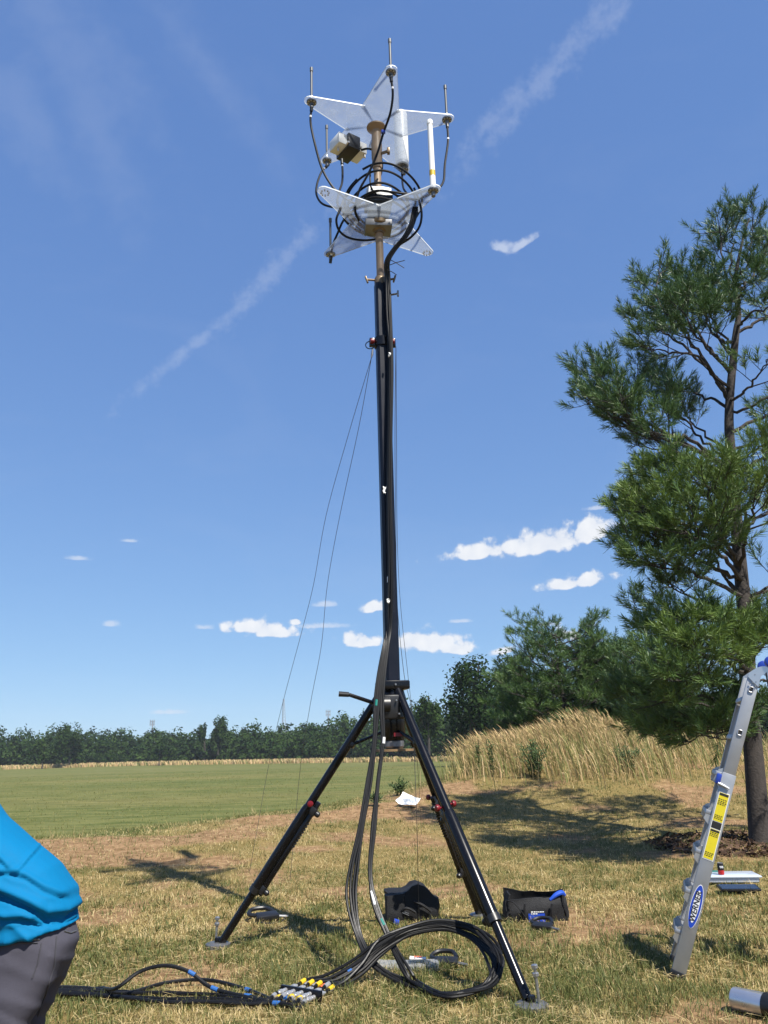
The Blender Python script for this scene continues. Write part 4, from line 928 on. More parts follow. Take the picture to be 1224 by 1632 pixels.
# ------------------------------------------------------------------ cables
def cable(name, pts, r, label, m='cable', group=None, k=7, boots=(), n=8):
    t = thing(name, label, 'cable', pts[0], group)
    sp = spline(pts, k); mb = MB(); mb.tube(sp, r, n); part('jacket', mb, m, t)
    for pos, l, rr, mm, nm in boots:                               # coloured tape, white labels, connector boots along the cable
        i = int(pos * (len(sp) - 1)); i = min(max(i, 0), len(sp) - 2); d = (sp[i + 1] - sp[i]).normalized(); o = sp[i]
        mb = MB(); mb.tube([o - d * l / 2, o + d * l / 2], rr, 10); part(nm, mb, mm, t)
    return t
G1 = 'antenna leads at the mast head'
def lead(pxs, label, boot=True, r=.0115):
    pts = [at(*q) if len(q) == 3 else Vector(q[0]) for q in pxs]
    b = [(0.0, .07, .017, 'black_rubber', 'boot'), (.09, .02, .0125, 'label_white', 'cable_label')] if boot else []
    return cable('antenna_lead', pts, r, label, 'cable', G1, 8, b)
def below(a, z, R=.745): q = tip_pt(a, z - .075, R); return (q,)
cA = lead([below(UPA[0], Z_UP), (626, 150, 6.58), (622, 180, 6.66), (611, 212, 6.80), (601, 245, 6.86), (588, 275, 6.9), (572, 305, 6.95), (566, 335, 7.0), (572, 352, 7.1)], 'black lead from the topmost tip crossing in front of the tan pole')
mb = MB(); o = at(611, 210, 6.79); mb.box(o, (.04, .03, .035), None, .006); part('blue_tie', mb, 'blue_plastic', cA)
lead([below(UPA[4], Z_UP), (495, 195, 6.93), (502, 230, 6.95), (513, 268, 6.98), (528, 295, 7.0), (541, 308, 7.02), (556, 320, 7.05), (580, 330, 7.1)], 'black lead hanging from the left tip of the upper star')
lead([below(UPA[1], Z_UP), (714, 225, 7.15), (709, 262, 7.05), (707, 288, 6.98), (698, 300, 6.92), (680, 304, 6.9), (655, 309, 6.88), (625, 306, 6.86), (600, 304, 6.9), (580, 312, 6.95), (568, 322, 7.0)], 'black lead curving from the right tip round above the lower star')
lead([below(UPA[3], Z_UP), (512, 275, 7.7), (505, 295, 7.62), (505, 312, 7.55), (516, 326, 7.5), (545, 332, 7.45), (575, 330, 7.4)], 'black lead from the lower left tip of the upper star dipping behind the lower star')
lead([(545, 258, 7.38), (546, 275, 7.36), (545, 292, 7.3), (540, 307, 7.2), (538, 325, 7.12), (548, 340, 7.1)], 'short black lead hanging from the strapped white boxes')
lead([below(UPA[2], Z_UP, .70), (641, 285, 7.9), (643, 300, 7.7), (650, 312, 7.5), (648, 325, 7.4)], 'black lead below the fat white antenna')
lead([below(LOA[2], Z_LO, .73), (530, 392, 7.72), (538, 372, 7.6), (547, 352, 7.5), (560, 338, 7.4), (580, 326, 7.3)], 'black lead rising from the far left tip of the lower star')
lead([(698, 305, 6.9), (680, 312, 6.92), (660, 318, 6.95), (648, 314, 7.0), (632, 312, 7.05)], 'short black lead from the white tube antenna to the boxes', False)
lead([(604, 243, 7.25), (609, 262, 7.3), (606, 280, 7.28), (598, 290, 7.2), (592, 302, 7.12)], 'short black jumper looping behind the tan pole', False)
lead([(590, 275, 7.12), (590, 288, 7.08), (592, 300, 7.05), (600, 310, 7.08)], 'short black jumper in front of the tan pole', False, .009)
lead([(576, 239, 7.38), (585, 237, 7.34), (592, 238, 7.3)], 'stub jumper between the strapped white boxes and the tan pole', False, .012)
# slack coils resting on the lower star
def coil(cx, cy, rx, ry, z, dz, tilt, label, a0=-160, a1=200, r=.0115):
    P = []
    for i in range(22):
        a = radians(a0 + (a1 - a0) * i / 21); P.append(V3(MX + cx + rx * cos(a), MY + cy + ry * sin(a), z + dz * i / 21 - tilt * sin(a) + .02 * sin(3 * a)))
    cable('slack_coil', P, r, label, 'cable', 'slack cable loops on the lower star', 3)
coil(.02, .0, .36, .30, Z_LO + .22, .05, .15, 'large outer loop of slack black cable on the lower star')
coil(.05, .02, .40, .26, Z_LO + .30, -.06, .22, 'high arching loop of slack black cable on the lower star', -120, 230)
coil(.0, -.02, .31, .24, Z_LO + .16, .04, .10, 'middle loop of slack black cable round the banded box')
coil(.03, -.01, .27, .22, Z_LO + .12, .05, .07, 'inner loop of slack black cable close to the banded box')
coil(-.03, .01, .33, .27, Z_LO + .06, .05, .03, 'lowest loop of slack black cable lying on the lower star')
cable('slack_coil', [at(*q) for q in ((548, 318, 7.05), (540, 338, 6.98), (536, 352, 6.98), (541, 368, 7.05), (556, 379, 7.2), (580, 383, 7.35), (602, 381, 7.45))], .0115, 'loop of black cable drooping below the left of the lower star', 'cable', 'slack cable loops on the lower star')
cable('slack_coil', [at(*q) for q in ((660, 300, 7.0), (668, 320, 6.98), (672, 342, 6.98), (668, 362, 7.0), (655, 378, 7.04), (640, 388, 7.06), (628, 396, 7.08))], .0115, 'loop of black cable drooping below the right of the lower star', 'cable', 'slack cable loops on the lower star')
# zip tie tails
for q0, q1, lb in (((617, 424, 7.12), (645, 415, 7.05), 'upper zip tie tail'), ((618, 412, 7.12), (644, 427, 7.05), 'crossing zip tie tail'), ((617, 430, 7.12), (632, 438, 7.05), 'lowest zip tie tail')):
    mb = MB(); a, b = at(*q0), at(*q1); mb.tube([a, (a + b) / 2 + V3(0, 0, .006), b], .004, 5); tag(mb.obj('zip_tie', 'black_plastic'), lb + ' sticking out of the cable bundle below the lower star', 'zip tie', 'zip ties on the bundle')

# the trunk cables: down the mast, over the ground in a standing loop, to the connector panel
PAN = on_ground(480, 1597); PAN.z += .045
pan_dir = (on_ground(520, 1572) - on_ground(442, 1606)); pan_dir.z = 0; pan_dir.normalize()
pan_n = V3(-pan_dir.y, pan_dir.x, 0)
def slot(i):                                                      # eight ways through the panel
    return PAN + pan_n * ((i % 8) - 3.5) * .033 + V3(0, 0, .014 * (i % 2))
NC = 9
labels = ['outermost', 'second', 'third', 'fourth', 'fifth', 'sixth', 'seventh', 'eighth', 'innermost']
for i in range(NC):
    g = random.Random(100 + i); j = lambda s: g.gauss(0, s)
    u = i - (NC - 1) / 2; row = (i % 3) - 1; layer = i // 3
    fam = 0 if i < 5 else 1                                        # two strands part below the hub
    P = [at(662 + row * 3, 330 + layer * 4, 7.02 - .012 * layer), at(656 + row * 3, 358, 7.02 - .014 * layer), at(645 + row * 3, 378, 7.04 - .014 * layer), at(628 + row * 3, 398, 7.08 - .014 * layer), at(617 + row * 3, 418, 7.12 - .016 * layer)]
    for py, cx in ((445, 618), (500, 620), (548, 622), (600, 623.5), (700, 621.5), (800, 621), (900, 622), (960, 622), (1000, 620.5)):
        P.append(at(cx + row * 2.2 + layer * .8 - 1.5 + j(.5), py, MY - .085 - layer * .022 + abs(row) * .008))
    P += [at(615 + u * 1.0, 1030, 7.10), at(608 + u * 1.4, 1075, 7.04), at(603 + u * 1.6 + j(.6), 1120, 6.99), at((598 if fam == 0 else 607) + u * 1.1 + j(.8), 1180, 6.93)]
    if fam == 0:
        P += [at(590 + u * 1.7 + j(1), 1250, 6.85), at(579 + u * 2 + j(1), 1320, 6.76), at(569 + u * 2.6 + j(1.5), 1380, 6.68), at(566 + u * 3.2 + j(1.5), 1430, 6.60)]
        P += [at(577 + u * 3.0 + j(1.5), 1490, 6.48), at(606 + u * 3 + j(2), 1540, 6.30)]
    else:
        P += [at(599 + u * .9 + j(1), 1250, 6.85), at(592 + u * 1.0 + j(1), 1320, 6.76), at(588 + u * 1.2 + j(1.5), 1390, 6.66), at(594 + u * 1.5 + j(1.5), 1440, 6.56)]
        P += [at(617 + u * 2 + j(1.5), 1500, 6.42), at(645 + u * 2.2 + j(2), 1550, 6.22)]
    def gnd(px, py, lift):
        q = on_ground(px, py); q.z += lift; return q
    w = u * 1.6
    P += [gnd(660 + w + j(3), 1583 + j(3), .05 + .01 * row), gnd(705 + w + j(2), 1601 + u * .7 + j(2), .045 + .012 * layer), gnd(752 + w + j(2), 1596 + u * 1.0 + j(2), .05 + .012 * layer)]
    P += [at(782 + u * 2.0 + j(2.5), 1566 + j(2), 5.98), at(790 + u * 2.8 + j(3), 1532 + j(2), 6.12), at(774 + u * 3.2 + j(3), 1500 + u * -1.0, 6.28), at(742 + u * 2.0 + j(2), 1482 - u * 1.6 + j(2), 6.38), at(700 + j(1), 1475 - u * 1.7 + j(1.6), 6.42), at(650 + j(1), 1485 - u * 2.1 + j(1.6), 6.40), at(607 + j(1), 1508 - u * 2.8 + j(1.6), 6.30)]
    sl = slot(i)
    q1 = P[-1]; q0 = sl + pan_dir * .20 + V3(0, 0, .012)
    P += [q1.lerp(q0, .38) + V3(0, 0, -.035), q1.lerp(q0, .75) + V3(0, 0, -.035), q0, sl + pan_dir * .10]
    boots = [(.435, .05, .014, 'teal', 'tape')] if i == 2 else [(.585, .05, .014, 'teal', 'tape')] if i == 7 else [(.565, .10, .0128, 'label_white', 'cable_label')] if i == 6 else [(.22 + .03 * i, .05, .0127, 'label_white', 'cable_label')] if i in (3, 8) else []
    if i == 4: boots += [(.93, .03, .015, 'blue', 'tape')]
    boots += [(.985, .05, .0155, ('yellow', 'silver', 'orange', 'yellow', 'silver', 'yellow', 'silver', 'yellow', 'silver')[i], 'marker_sleeve')]
    cable('trunk_cable', P, .0108, labels[i] + ' of the black trunk cables running down the mast and looping on the grass', 'cable' if i % 2 else 'cable_grey', 'trunk cables from the mast head', 6, boots, 8)
# tape and paper tags caught on the bundle
for px, py, l, lb in ((613, 781, .09, 'crumpled white tape scrap stuck on the mast cables above half height'), (619, 958, .05, 'small white tag low on the mast cables, level with the low clouds'), (621, 565, .06, 'small white tag on the mast cables just below the red collar')):
    g = random.Random(px); o = at(px, py, MY - .165); mb = MB(); n = 5; vs = []
    for a in range(n):
        for b in range(3): vs.append(o + V3((b - 1) * .011 + g.gauss(0, .004), g.gauss(0, .006), (a / (n - 1) - .5) * l * .7 + g.gauss(0, .004)))
    mb.add(vs, [(a * 3 + b, a * 3 + b + 1, a * 3 + b + 4, a * 3 + b + 3) for a in range(n - 1) for b in range(2)]); tag(mb.obj('paper_tag', 'paper', None, 0), lb, 'tag', 'tags on the mast cables')

# connector panel on the grass
panel = thing('connector_panel', 'black bulkhead strip with rows of silver cable connectors on the grass', 'connector panel', PAN)
Rp = Matrix((pan_dir, pan_n, V3(0, 0, 1))).transposed()
mb = MB(); mb.box(PAN + V3(0, 0, -.005), (.022, .33, .085), Rp, .004); part('bulkhead', mb, 'black_metal', panel)
for i in range(8):
    sl = slot(i)
    for s in (-1, 1):
        mb = MB(); prof = [(.007, .012), (.014, .013), (.014, .034), (.010, .036), (.010, .05), (.016, .052), (.016, .078), (.009, .08), (.009, .10)]
        mb.lathe(prof, 12, sl, frame(pan_dir * s)); part('connector', mb, 'silver', panel)
    if i in (1, 3, 4, 6):
        mb = MB(); mb.tube([sl - pan_dir * .105, sl - pan_dir * .14], .0165, 10); part('marker_sleeve', mb, ('yellow', 'yellow', 'blue', 'yellow')[(1, 3, 4, 6).index(i)], panel)
# feeder cables leading off to the left
for i in range(7):
    g = random.Random(300 + i); j = lambda s: g.gauss(0, s); sl = slot(i + (i > 3))
    P = [sl - pan_dir * .10, sl - pan_dir * .22 + V3(0, 0, -.01)]
    def gnd(px, py, lift=.042):
        q = on_ground(px, py); q.z += lift; return q
    if i == 6:
        P += [gnd(380, 1600, .05), at(335, 1573, PAN.y + .08), at(300, 1548, PAN.y + .14), at(262, 1539, PAN.y + .16), at(222, 1549, PAN.y + .15), at(185, 1575, PAN.y + .08), gnd(160, 1588, .05), gnd(120, 1590), gnd(60, 1588), gnd(-40, 1590), gnd(-160, 1600)]
        lb = 'arching black feeder cable left of the connector panel'
    else:
        yy = (1588, 1603, 1598, 1607, 1611, 1606)[i]
        P += [gnd(395, yy + 1), gnd(330, yy - (14 if i == 0 else 4) + j(2)), gnd(265, yy - (10 if i < 2 else 4) + j(2)), gnd(200, 1592 + i * 2 + j(2)), gnd(140, 1586 + i * 2.4 + j(1)), gnd(80, 1584 + i * 2.2), gnd(0, 1586 + i * 2), gnd(-120, 1592 + 2 * i)]
        lb = ('uppermost', 'lowest but two', 'middle', 'lowest but one', 'lowest', 'thick middle')[i] + ' black feeder cable lying left of the connector panel'
    boots = [(.03, .04, .016, 'silver', 'connector')]
    if i in (0, 2, 6): boots += [(.24, .05, .0145, 'blue', 'tape')]
    if i in (3,): boots += [(.14, .05, .0145, 'blue', 'tape')]
    if i == 6: boots += [(.33, .05, .0145, 'blue', 'tape')]
    cable('feeder_cable', P, .0125, lb, 'cable' if i % 2 else 'cable_grey', 'feeder cables on the grass', 6, boots)

# guy lines
def guy(pts, label, r=.0028):
    cable('guy_line', pts, r, label, 'wire', 'guy lines of the mast', 6, (), 5)
zc = at(610, 547, MY).z
L0 = at(596, 552, MY - .02)
mb = MB(); ring = [at(590, 550, MY - .03) + V3(.045 * cos(a), .01 * sin(a), .045 * sin(a)) for a in np.linspace(0, 2 * pi, 15)]; mb.tube(ring, .005, 6, cap=False)
hk = thing('wire_sling', 'wire loop and snap hook hanging at the left of the red collar', 'hook', at(593, 560, MY - .03)); part('loop', mb, 'black_metal', hk)
mb = MB(); mb.tube([at(594, 556, MY - .03), at(593, 565, MY - .03), at(592, 570, MY - .03)], [.008, .012, .006], 8); part('snap_hook', mb, 'steel_dull', hk)
def wavy(p0, p1, n, amp, seed):
    g = random.Random(seed); return [p0.lerp(p1, i / n) + V3(g.gauss(0, amp), g.gauss(0, amp), 0) * (0 if i in (0, n) else 1) for i in range(n + 1)]
gl1 = on_ground(398, 1388); gl2 = on_ground(462, 1405)
H1 = at(592, 570, MY - .03)
guy([H1] + [at(*q) for q in ((556, 690, 8.3), (520, 820, 9.3), (500, 930, 9.9), (480, 1010, 10.4), (452, 1115, 11.0), (430, 1210, 11.6))] + [gl1], 'left guy line dropping from the red collar to the bank')
guy([H1] + [at(*q) for q in ((572, 680, 8.1), (542, 820, 9.0), (522, 930, 9.6), (512, 1030, 10.0), (495, 1120, 10.4), (478, 1230, 10.9))] + [gl2], 'second guy line close right of the left guy line')
gr = on_ground(672, 1330)
guy([at(631, 552, MY)] + [at(*q) for q in ((632, 700, 8.2), (633, 850, 9.0), (638, 960, 9.6), (650, 1075, 10.2), (664, 1200, 10.8))] + [gr], 'guy line running down just right of the mast')
guy([at(631, 552, MY + .03)] + [at(*q) for q in ((629.5, 700, 7.6), (631, 850, 7.9), (633, 960, 8.0), (644, 1075, 8.2), (656, 1130, 8.2), (660, 1200, 8.2), (664, 1300, 8.2))] + [on_ground(668, 1470)], 'guy line hidden close behind the right edge of the mast')
# ------------------------------------------------------------------ ladder
def text_mesh(txt, size, loc, ux, uy, m, name, parent, lift=.0015, shear=0.0):
    cu = bpy.data.curves.new('t', 'FONT'); cu.body = txt; cu.size = size; cu.align_x = 'CENTER'; cu.align_y = 'CENTER'; cu.shear = shear; cu.offset = size * .018
    ob = bpy.data.objects.new('t', cu); col.objects.link(ob)
    me = bpy.data.meshes.new_from_object(ob.evaluated_get(bpy.context.evaluated_depsgraph_get())); bpy.data.objects.remove(ob)
    nz = ux.cross(uy).normalized()
    for v in me.vertices: v.co = loc + ux * v.co.x + uy * v.co.y + nz * lift
    me.materials.clear(); me.materials.append(M[m]); me.name = name
    o = bpy.data.objects.new(name, me); col.objects.link(o); o.parent = parent
    o.matrix_parent_inverse = parent_world(parent).inverted(); return o
def ladder():
    B = on_ground(1079, 1561); W = V3(B.x, B.y, 0).normalized(); Xl = V3(W.y, -W.x, 0)
    def on_plane(px, py):
        d = ray(px, py); t = ((B - CAM).dot(W)) / d.dot(W); return CAM + d * t
    top = on_plane(1207, 1060); Rr = (top - B).normalized(); Pp = W.cross(Rr).normalized()
    if Pp.dot(Xl) < 0: Pp = -Pp
    L_ = (top - B).length
    t = thing('folding_ladder', 'silver aluminium folding ladder standing at the right with a blue oval logo', 'ladder', B)
    R = Matrix((Pp, W, Rr)).transposed()
    width = .42
    def pt(f, o=0.0, w=0.0): return B + Rr * L_ * f + Pp * o + W * w
    mir = lambda v: v                                              # second half leans the other way
    for half in (0, 1):
        if half == 0: Rh, Ph, Bh, lab = Rr, Pp, B, None
        else:
            top2 = top + Xl * .15; sx = Rr.dot(Xl); Rh = (Rr - Xl * 2 * sx).normalized(); Bh = top2 - Rh * L_; Ph = W.cross(Rh).normalized(); Ph = Ph if Ph.dot(Xl) > 0 else -Ph
        Rm = Matrix((Ph, W, Rh)).transposed()
        q = lambda f, o=0.0, w=0.0: Bh + Rh * L_ * f + Ph * o + W * w
        for w in (0.0, width):
            inn = 1 if w == 0 else -1
            # outer stile: channel with two flanges; inner stile slides in it
            def channel(f0, f1, wid, th, off):
                mb = MB(); c = q((f0 + f1) / 2, 0, w); ln = L_ * (f1 - f0)
                mb.box(c + W * inn * (.003 + off), (wid, .006, ln), Rm, .0025)
                for s in (-1, 1): mb.box(c + W * inn * (.0195 + off) + Ph * s * (wid / 2 - .003), (.006, .026, ln - .002), Rm)
                return mb
            st = part('outer_stile', channel(.022, .64, .094, .03, 0), 'aluminium', t)
            part('inner_stile', channel(.60, .965, .082, .028, .004), 'aluminium', t)
            mb = MB(); mb.box(q(.011, 0, w) + W * inn * .016, (.10, .045, .055), Rm, .006); ft = part('rubber_foot', mb, 'black_rubber', t)
            mb = MB(); mb.lathe([(.010, 0), (.008, .006)], 8, q(.012, .0, w) - W * inn * .008, frame(-W * inn)); part('rivet', mb, 'steel', ft)
            # hinge plate with rivets
            mb = MB(); n = 14; poly = [(.041, -.08), (.041, .0)] + [(.041 * cos(a) + .0, .03 + .05 * sin(a)) for a in np.linspace(.1, pi - .1, n)] + [(-.041, .0), (-.041, -.03)]
            mb.prism([(x + max(0, y) * .75 * (1 if half == 0 else -1), y) for x, y in poly], -.004, .004, Matrix((Ph, Rh, -W)).transposed(), q(.968, 0, w) - W * inn * .0015); hp = part('hinge_plate', mb, 'aluminium_bright', t)
            for dx, dy in ((-.02, -.045), (.0, -.03), (.022, -.05), (-.01, -.075), (.018, -.02), (.0, .03)):
                mb = MB(); mb.lathe([(.006, 0), (.005, .004)], 8, q(.955, dx, w) + Rh * dy - W * inn * .0045, frame(-W * inn)); part('rivet', mb, 'steel', hp)
            for f in (.775, .918):                                    # rung ends showing through the upper stile
                mb = MB(); sq = [(.016 * (abs(cos(a)) ** .5) * (1 if cos(a) > 0 else -1), .018 * (abs(sin(a)) ** .5) * (1 if sin(a) > 0 else -1)) for a in np.linspace(0, 2 * pi, 17)]
                mb.tube([q(f, x, w) + Rh * y - W * inn * .003 for x, y in sq], .0035, 6, cap=False); er = part('rung_end', mb, 'aluminium_bright', t)
                mb = MB(); mb.prism([(x * .85, y * .85) for x, y in sq[:-1]], -.001, .001, Matrix((Ph, Rh, -W)).transposed(), q(f, 0, w) - W * inn * .0015); part('rung_socket', mb, 'ink', er)
        for k, f in enumerate((.13, .255, .38, .505, .63, .755, .88)):   # rungs between the stiles
            off = -.075 if f < .64 else -.01; mb = MB()
            mb.box(q(f, off * .6, width / 2), (.088, width - .05, .036), Rm, .008)
            rg = part('rung', mb, 'aluminium', t)
            if f < .64:
                for w in (.03, width - .03):
                    mb = MB(); mb.prism([(-.085, -.05), (-.04, -.085), (-.04, .05), (-.07, .03)], -.003, .003, Matrix((Ph, Rh, -W)).transposed(), q(f, -.005, w)); part('rung_gusset', mb, 'aluminium_bright', rg)
        # spring lock holding the two sections
        for w in (0.0, width):
            mb = MB(); mb.box(q(.615, -.062, w), (.035, .04, .075), Rm, .01); lk = part('lock', mb, 'blue_plastic', t)
            mb = MB(); mb.tube([q(.602, -.06, w - .012), q(.596, .02, w - .012)], [.012, .007], 8); part('lock_lever', mb, 'aluminium_bright', lk)
    # hinge hub
    for w in (0.0, width):
        mb = MB(); mb.lathe([(.03, -.03), (.042, -.024), (.042, .02), (.03, .026)], 20, top + Xl * .085 + Rr * .02 + W * w, frame(W)); part('hinge_lock', mb, 'blue_plastic', t)
    mb = MB(); mb.tube([top + Xl * .05 - V3(0, 0, .05) - W * .0, top + Xl * .06 - V3(0, 0, .42)], .006, 6); part('spreader_strap', mb, 'black_plastic', t)
    # labels on the near stile
    def quad(f0, f1, o0, o1, lift, m, name):
        mb = MB(); a = [pt(f0, o0, -lift), pt(f0, o1, -lift), pt(f1, o1, -lift), pt(f1, o0, -lift)]
        bk = [p + W * .0012 for p in a]; mb.add(a + bk, [(0, 1, 2, 3), (7, 6, 5, 4), (0, 4, 5, 1), (1, 5, 6, 2), (2, 6, 7, 3), (3, 7, 4, 0)]); return part(name, mb, m, t, 0)
    quad(.367, .580, -.036, .036, .0022, 'label_white', 'label_backing')
    quad(.370, .462, -.032, .032, .0036, 'yellow_label', 'warning_label'); quad(.488, .577, -.032, .032, .0036, 'yellow_label', 'warning_label'); quad(.465, .486, -.032, .032, .0036, 'ink', 'label_panel')
    quad(.569, .576, -.030, .030, .005, 'ink', 'label_header'); quad(.455, .461, -.030, .030, .005, 'ink', 'label_header')
    for f in (.378, .383, .388, .440, .445, .450, .495, .500, .505, .540, .545, .550, .556):
        g = random.Random(int(f * 1000)); x = -.028
        while x < .02:
            l = g.uniform(.006, .014); quad(f, f + .0022, x, min(x + l, .028), .0048, 'ink', 'print_line'); x += l + .004
    def oval(a, b, lift, m, name):
        mb = MB(); c = pt(.222, 0, -lift); mb.prism([(a * cos(k), b * sin(k)) for k in np.linspace(0, 2 * pi, 37)[:-1]], -.0006, .0006, Matrix((Pp, Rr, -W)).transposed(), c); return part(name, mb, m, t, 0)
    oval(.037, .150, .0022, 'label_white', 'logo_rim'); oval(.034, .145, .0040, 'logo_blue', 'logo_oval'); oval(.021, .110, .0056, 'label_white', 'logo_field')
    text_mesh('WERNER', .052, pt(.222, 0, -.0070), Rr, -Pp, 'ink', 'logo_lettering', t, .0006, .15)
ladder()

# ------------------------------------------------------------------ person at the left edge
YP = 3.55
def loft(mb, rings, n=24, power=2.4):
    """rings: (px, py, half width px along the perpendicular, half depth m, tilt deg, y offset)"""
    vs = []
    for px, py, hw, hd, tilt, yo in rings:
        c = at(px, py, YP) + V3(0, yo, 0); a = radians(tilt); u = V3(cos(a), 0, sin(a)); v = V3(0, 1, 0); s = (YP / FWD.y) / FPX * .93
        for j in range(n):
            th = 2 * pi * j / n; cx, sx = cos(th), sin(th)
            vs.append(c + u * hw * s * math.copysign(abs(cx) ** (2 / power), cx) + v * hd * math.copysign(abs(sx) ** (2 / power), sx))
    k = len(rings)
    fs = [(i * n + j, i * n + (j + 1) % n, (i + 1) * n + (j + 1) % n, (i + 1) * n + j) for i in range(k - 1) for j in range(n)] + [tuple(range(n))[::-1], tuple(range((k - 1) * n, k * n))]
    mb.add(vs, fs)
def remeshed(mb, voxel, smooth_it, disp=None):
    me = bpy.data.meshes.new('tmp'); me.from_pydata(mb.v, [], mb.f)
    bm = bmesh.new(); bm.from_mesh(me); bmesh.ops.recalc_face_normals(bm, faces=bm.faces); bm.to_mesh(me); bm.free()
    ob = bpy.data.objects.new('tmp', me); col.objects.link(ob)
    md = ob.modifiers.new('r', 'REMESH'); md.mode = 'VOXEL'; md.voxel_size = voxel
    ms = ob.modifiers.new('s', 'SMOOTH'); ms.factor = .5; ms.iterations = smooth_it
    out = bpy.data.meshes.new_from_object(ob.evaluated_get(bpy.context.evaluated_depsgraph_get())); bpy.data.objects.remove(ob)
    if disp:
        nr = [v.normal.copy() for v in out.vertices]
        for v, q in zip(out.vertices, nr): v.co += q * disp(v.co)
    out.polygons.foreach_set('use_smooth', [True] * len(out.polygons)); out.update()
    return out
def person():
    base = at(30, 1600, YP); base.z = gz1(base.x, base.y)
    t = thing('person', 'person in bright blue shirt and grey trousers bending over at the left edge', 'person', base)
    def give(me, name, m, par=None):
        me.materials.clear(); me.materials.append(m); me.name = name
        o = bpy.data.objects.new(name, me); col.objects.link(o); o.parent = par or t; o.matrix_parent_inverse = parent_world(o.parent).inverted(); return o
    # body under the clothes, one continuous skin
    sk = {}; verts = []; edges = []; rad = []
    def add(n, p, r, par=None):
        sk[n] = len(verts); verts.append(p); rad.append(r)
        if par: edges.append((sk[par], sk[n]))
    A = lambda px, py, dy=0.0: at(px, py, YP) + V3(0, dy, 0)
    add('pelvis', A(52, 1495), .085); add('belly', A(35, 1425), .08, 'pelvis'); add('chest', A(-28, 1352), .085, 'belly'); add('upper', A(-80, 1300), .085, 'chest'); add('neck', A(-128, 1262), .055, 'upper'); add('skull', A(-160, 1258), .085, 'neck'); add('crown', A(-200, 1262), .075, 'skull')
    for s, k in ((-1, 'n'), (1, 'f')):
        add('sh' + k, A(-90, 1300, .17 * s), .055, 'upper'); add('el' + k, A(-112, 1408, .20 * s), .042, 'sh' + k); add('wr' + k, A(-120, 1500, .17 * s), .028, 'el' + k); add('pm' + k, A(-122, 1530, .165 * s), .034, 'wr' + k)
        add('hp' + k, A(46, 1545, .08 * s), .06, 'pelvis'); add('kn' + k, A(14, 1690, .095 * s), .045, 'hp' + k); add('an' + k, A(20, 1835, .10 * s), .034, 'kn' + k); add('to' + k, A(-40, 1862, .11 * s), .032, 'an' + k)
        for q, (dx, dy, ln) in enumerate(((-6, -.022, 34), (-2, -.008, 38), (3, .007, 37), (8, .02, 30))):
            add('f%s%da' % (k, q), A(-122 + dx, 1540, .165 * s + dy), .0095, 'pm' + k); add('f%s%db' % (k, q), A(-124 + dx, 1540 + ln * .55, .165 * s + dy), .009, 'f%s%da' % (k, q)); add('f%s%dc' % (k, q), A(-118 + dx, 1540 + ln, .165 * s + dy), .008, 'f%s%db' % (k, q))
        add('th%sa' % k, A(-136, 1524, .165 * s), .011, 'pm' + k); add('th%sb' % k, A(-146, 1540, .165 * s), .010, 'th%sa' % k); add('th%sc' % k, A(-146, 1554, .165 * s), .009, 'th%sb' % k)
    me = bpy.data.meshes.new('body'); me.from_pydata(verts, edges, []); ob = bpy.data.objects.new('tmpb', me); col.objects.link(ob)
    ob.modifiers.new('sk', 'SKIN'); sv = me.skin_vertices[0].data
    for i, r in enumerate(rad): sv[i].radius = (r, r); sv[i].use_root = i == 0
    su = ob.modifiers.new('ss', 'SUBSURF'); su.levels = 2
    bme = bpy.data.meshes.new_from_object(ob.evaluated_get(bpy.context.evaluated_depsgraph_get())); bpy.data.objects.remove(ob)
    bme.polygons.foreach_set('use_smooth', [True] * len(bme.polygons))
    body = give(bme, 'body', mat('skin', (.36, .21, .15), .5, 0, .08, 20))
    # trousers
    mb = MB()
    loft(mb, [(50, 1440, 40, .120, 14, 0), (56, 1466, 52, .145, 8, 0), (61, 1500, 57, .160, 2, 0), (55, 1530, 52, .158, -3, 0), (48, 1556, 44, .15, -6, 0)])
    for s in (-1, 1): loft(mb, [(55, 1510, 52, .084, -2, .076 * s), (46, 1550, 49, .086, -6, .08 * s), (32, 1590, 41, .084, -10, .085 * s), (18, 1632, 34, .078, -8, .09 * s), (14, 1690, 30, .07, -3, .095 * s), (16, 1760, 29, .066, -0, .10 * s), (20, 1846, 30, .064, -0, .10 * s)])
    def folds(p):
        f = 0
        z = p.z; r2 = 1 - abs(2 * float(vnoise(p.x * 2.5 + 8, p.z * 15 + p.x * 7 + p.y * 3, 1, 2)) - 1); f += .011 * (r2 ** 3 - .4) * min(1, max(0, (.93 - z) * 8))
        f += .004 * (float(vnoise(p.x * 9, p.z * 16 + p.y * 5, 1, 3)) - .5)
        f += .009 * (float(vnoise(p.x * 3 + 4, p.z * 9 - p.x * 9, 1, 2)) - .5); return f
    tm = remeshed(mb, .013, 6, folds)
    cloth = mat('grey_twill', (.062, .060, .078), .85, 0, .12, 120, bump=.25, bump_scale=400, spec=.2)
    tr = give(tm, 'trousers', cloth)
    # shirt: torso and sleeves; the hem hangs over the hips
    mb = MB()
    loft(mb, [(57, 1485, 61, .182, 9, 0), (57, 1476, 59.5, .176, 10, 0), (56, 1464, 58, .166, 12, 0), (56, 1455, 60, .174, 14, 0), (55, 1440, 62, .182, 19, 0), (42, 1412, 55, .170, 34, 0), (2, 1374, 48, .172, 44, 0), (-36, 1338, 47, .180, 46, 0), (-75, 1290, 52, .20, 46, 0), (-105, 1272, 44, .17, 46, 0), (-122, 1262, 24, .075, 50, 0)])
    for s in (-1, 1): loft(mb, [(-82, 1290, 36, .085, 8, .13 * s), (-92, 1330, 32, .078, 4, .19 * s), (-104, 1385, 27, .066, 2, .205 * s), (-112, 1425, 25, .060, -0, .20 * s)], 18)
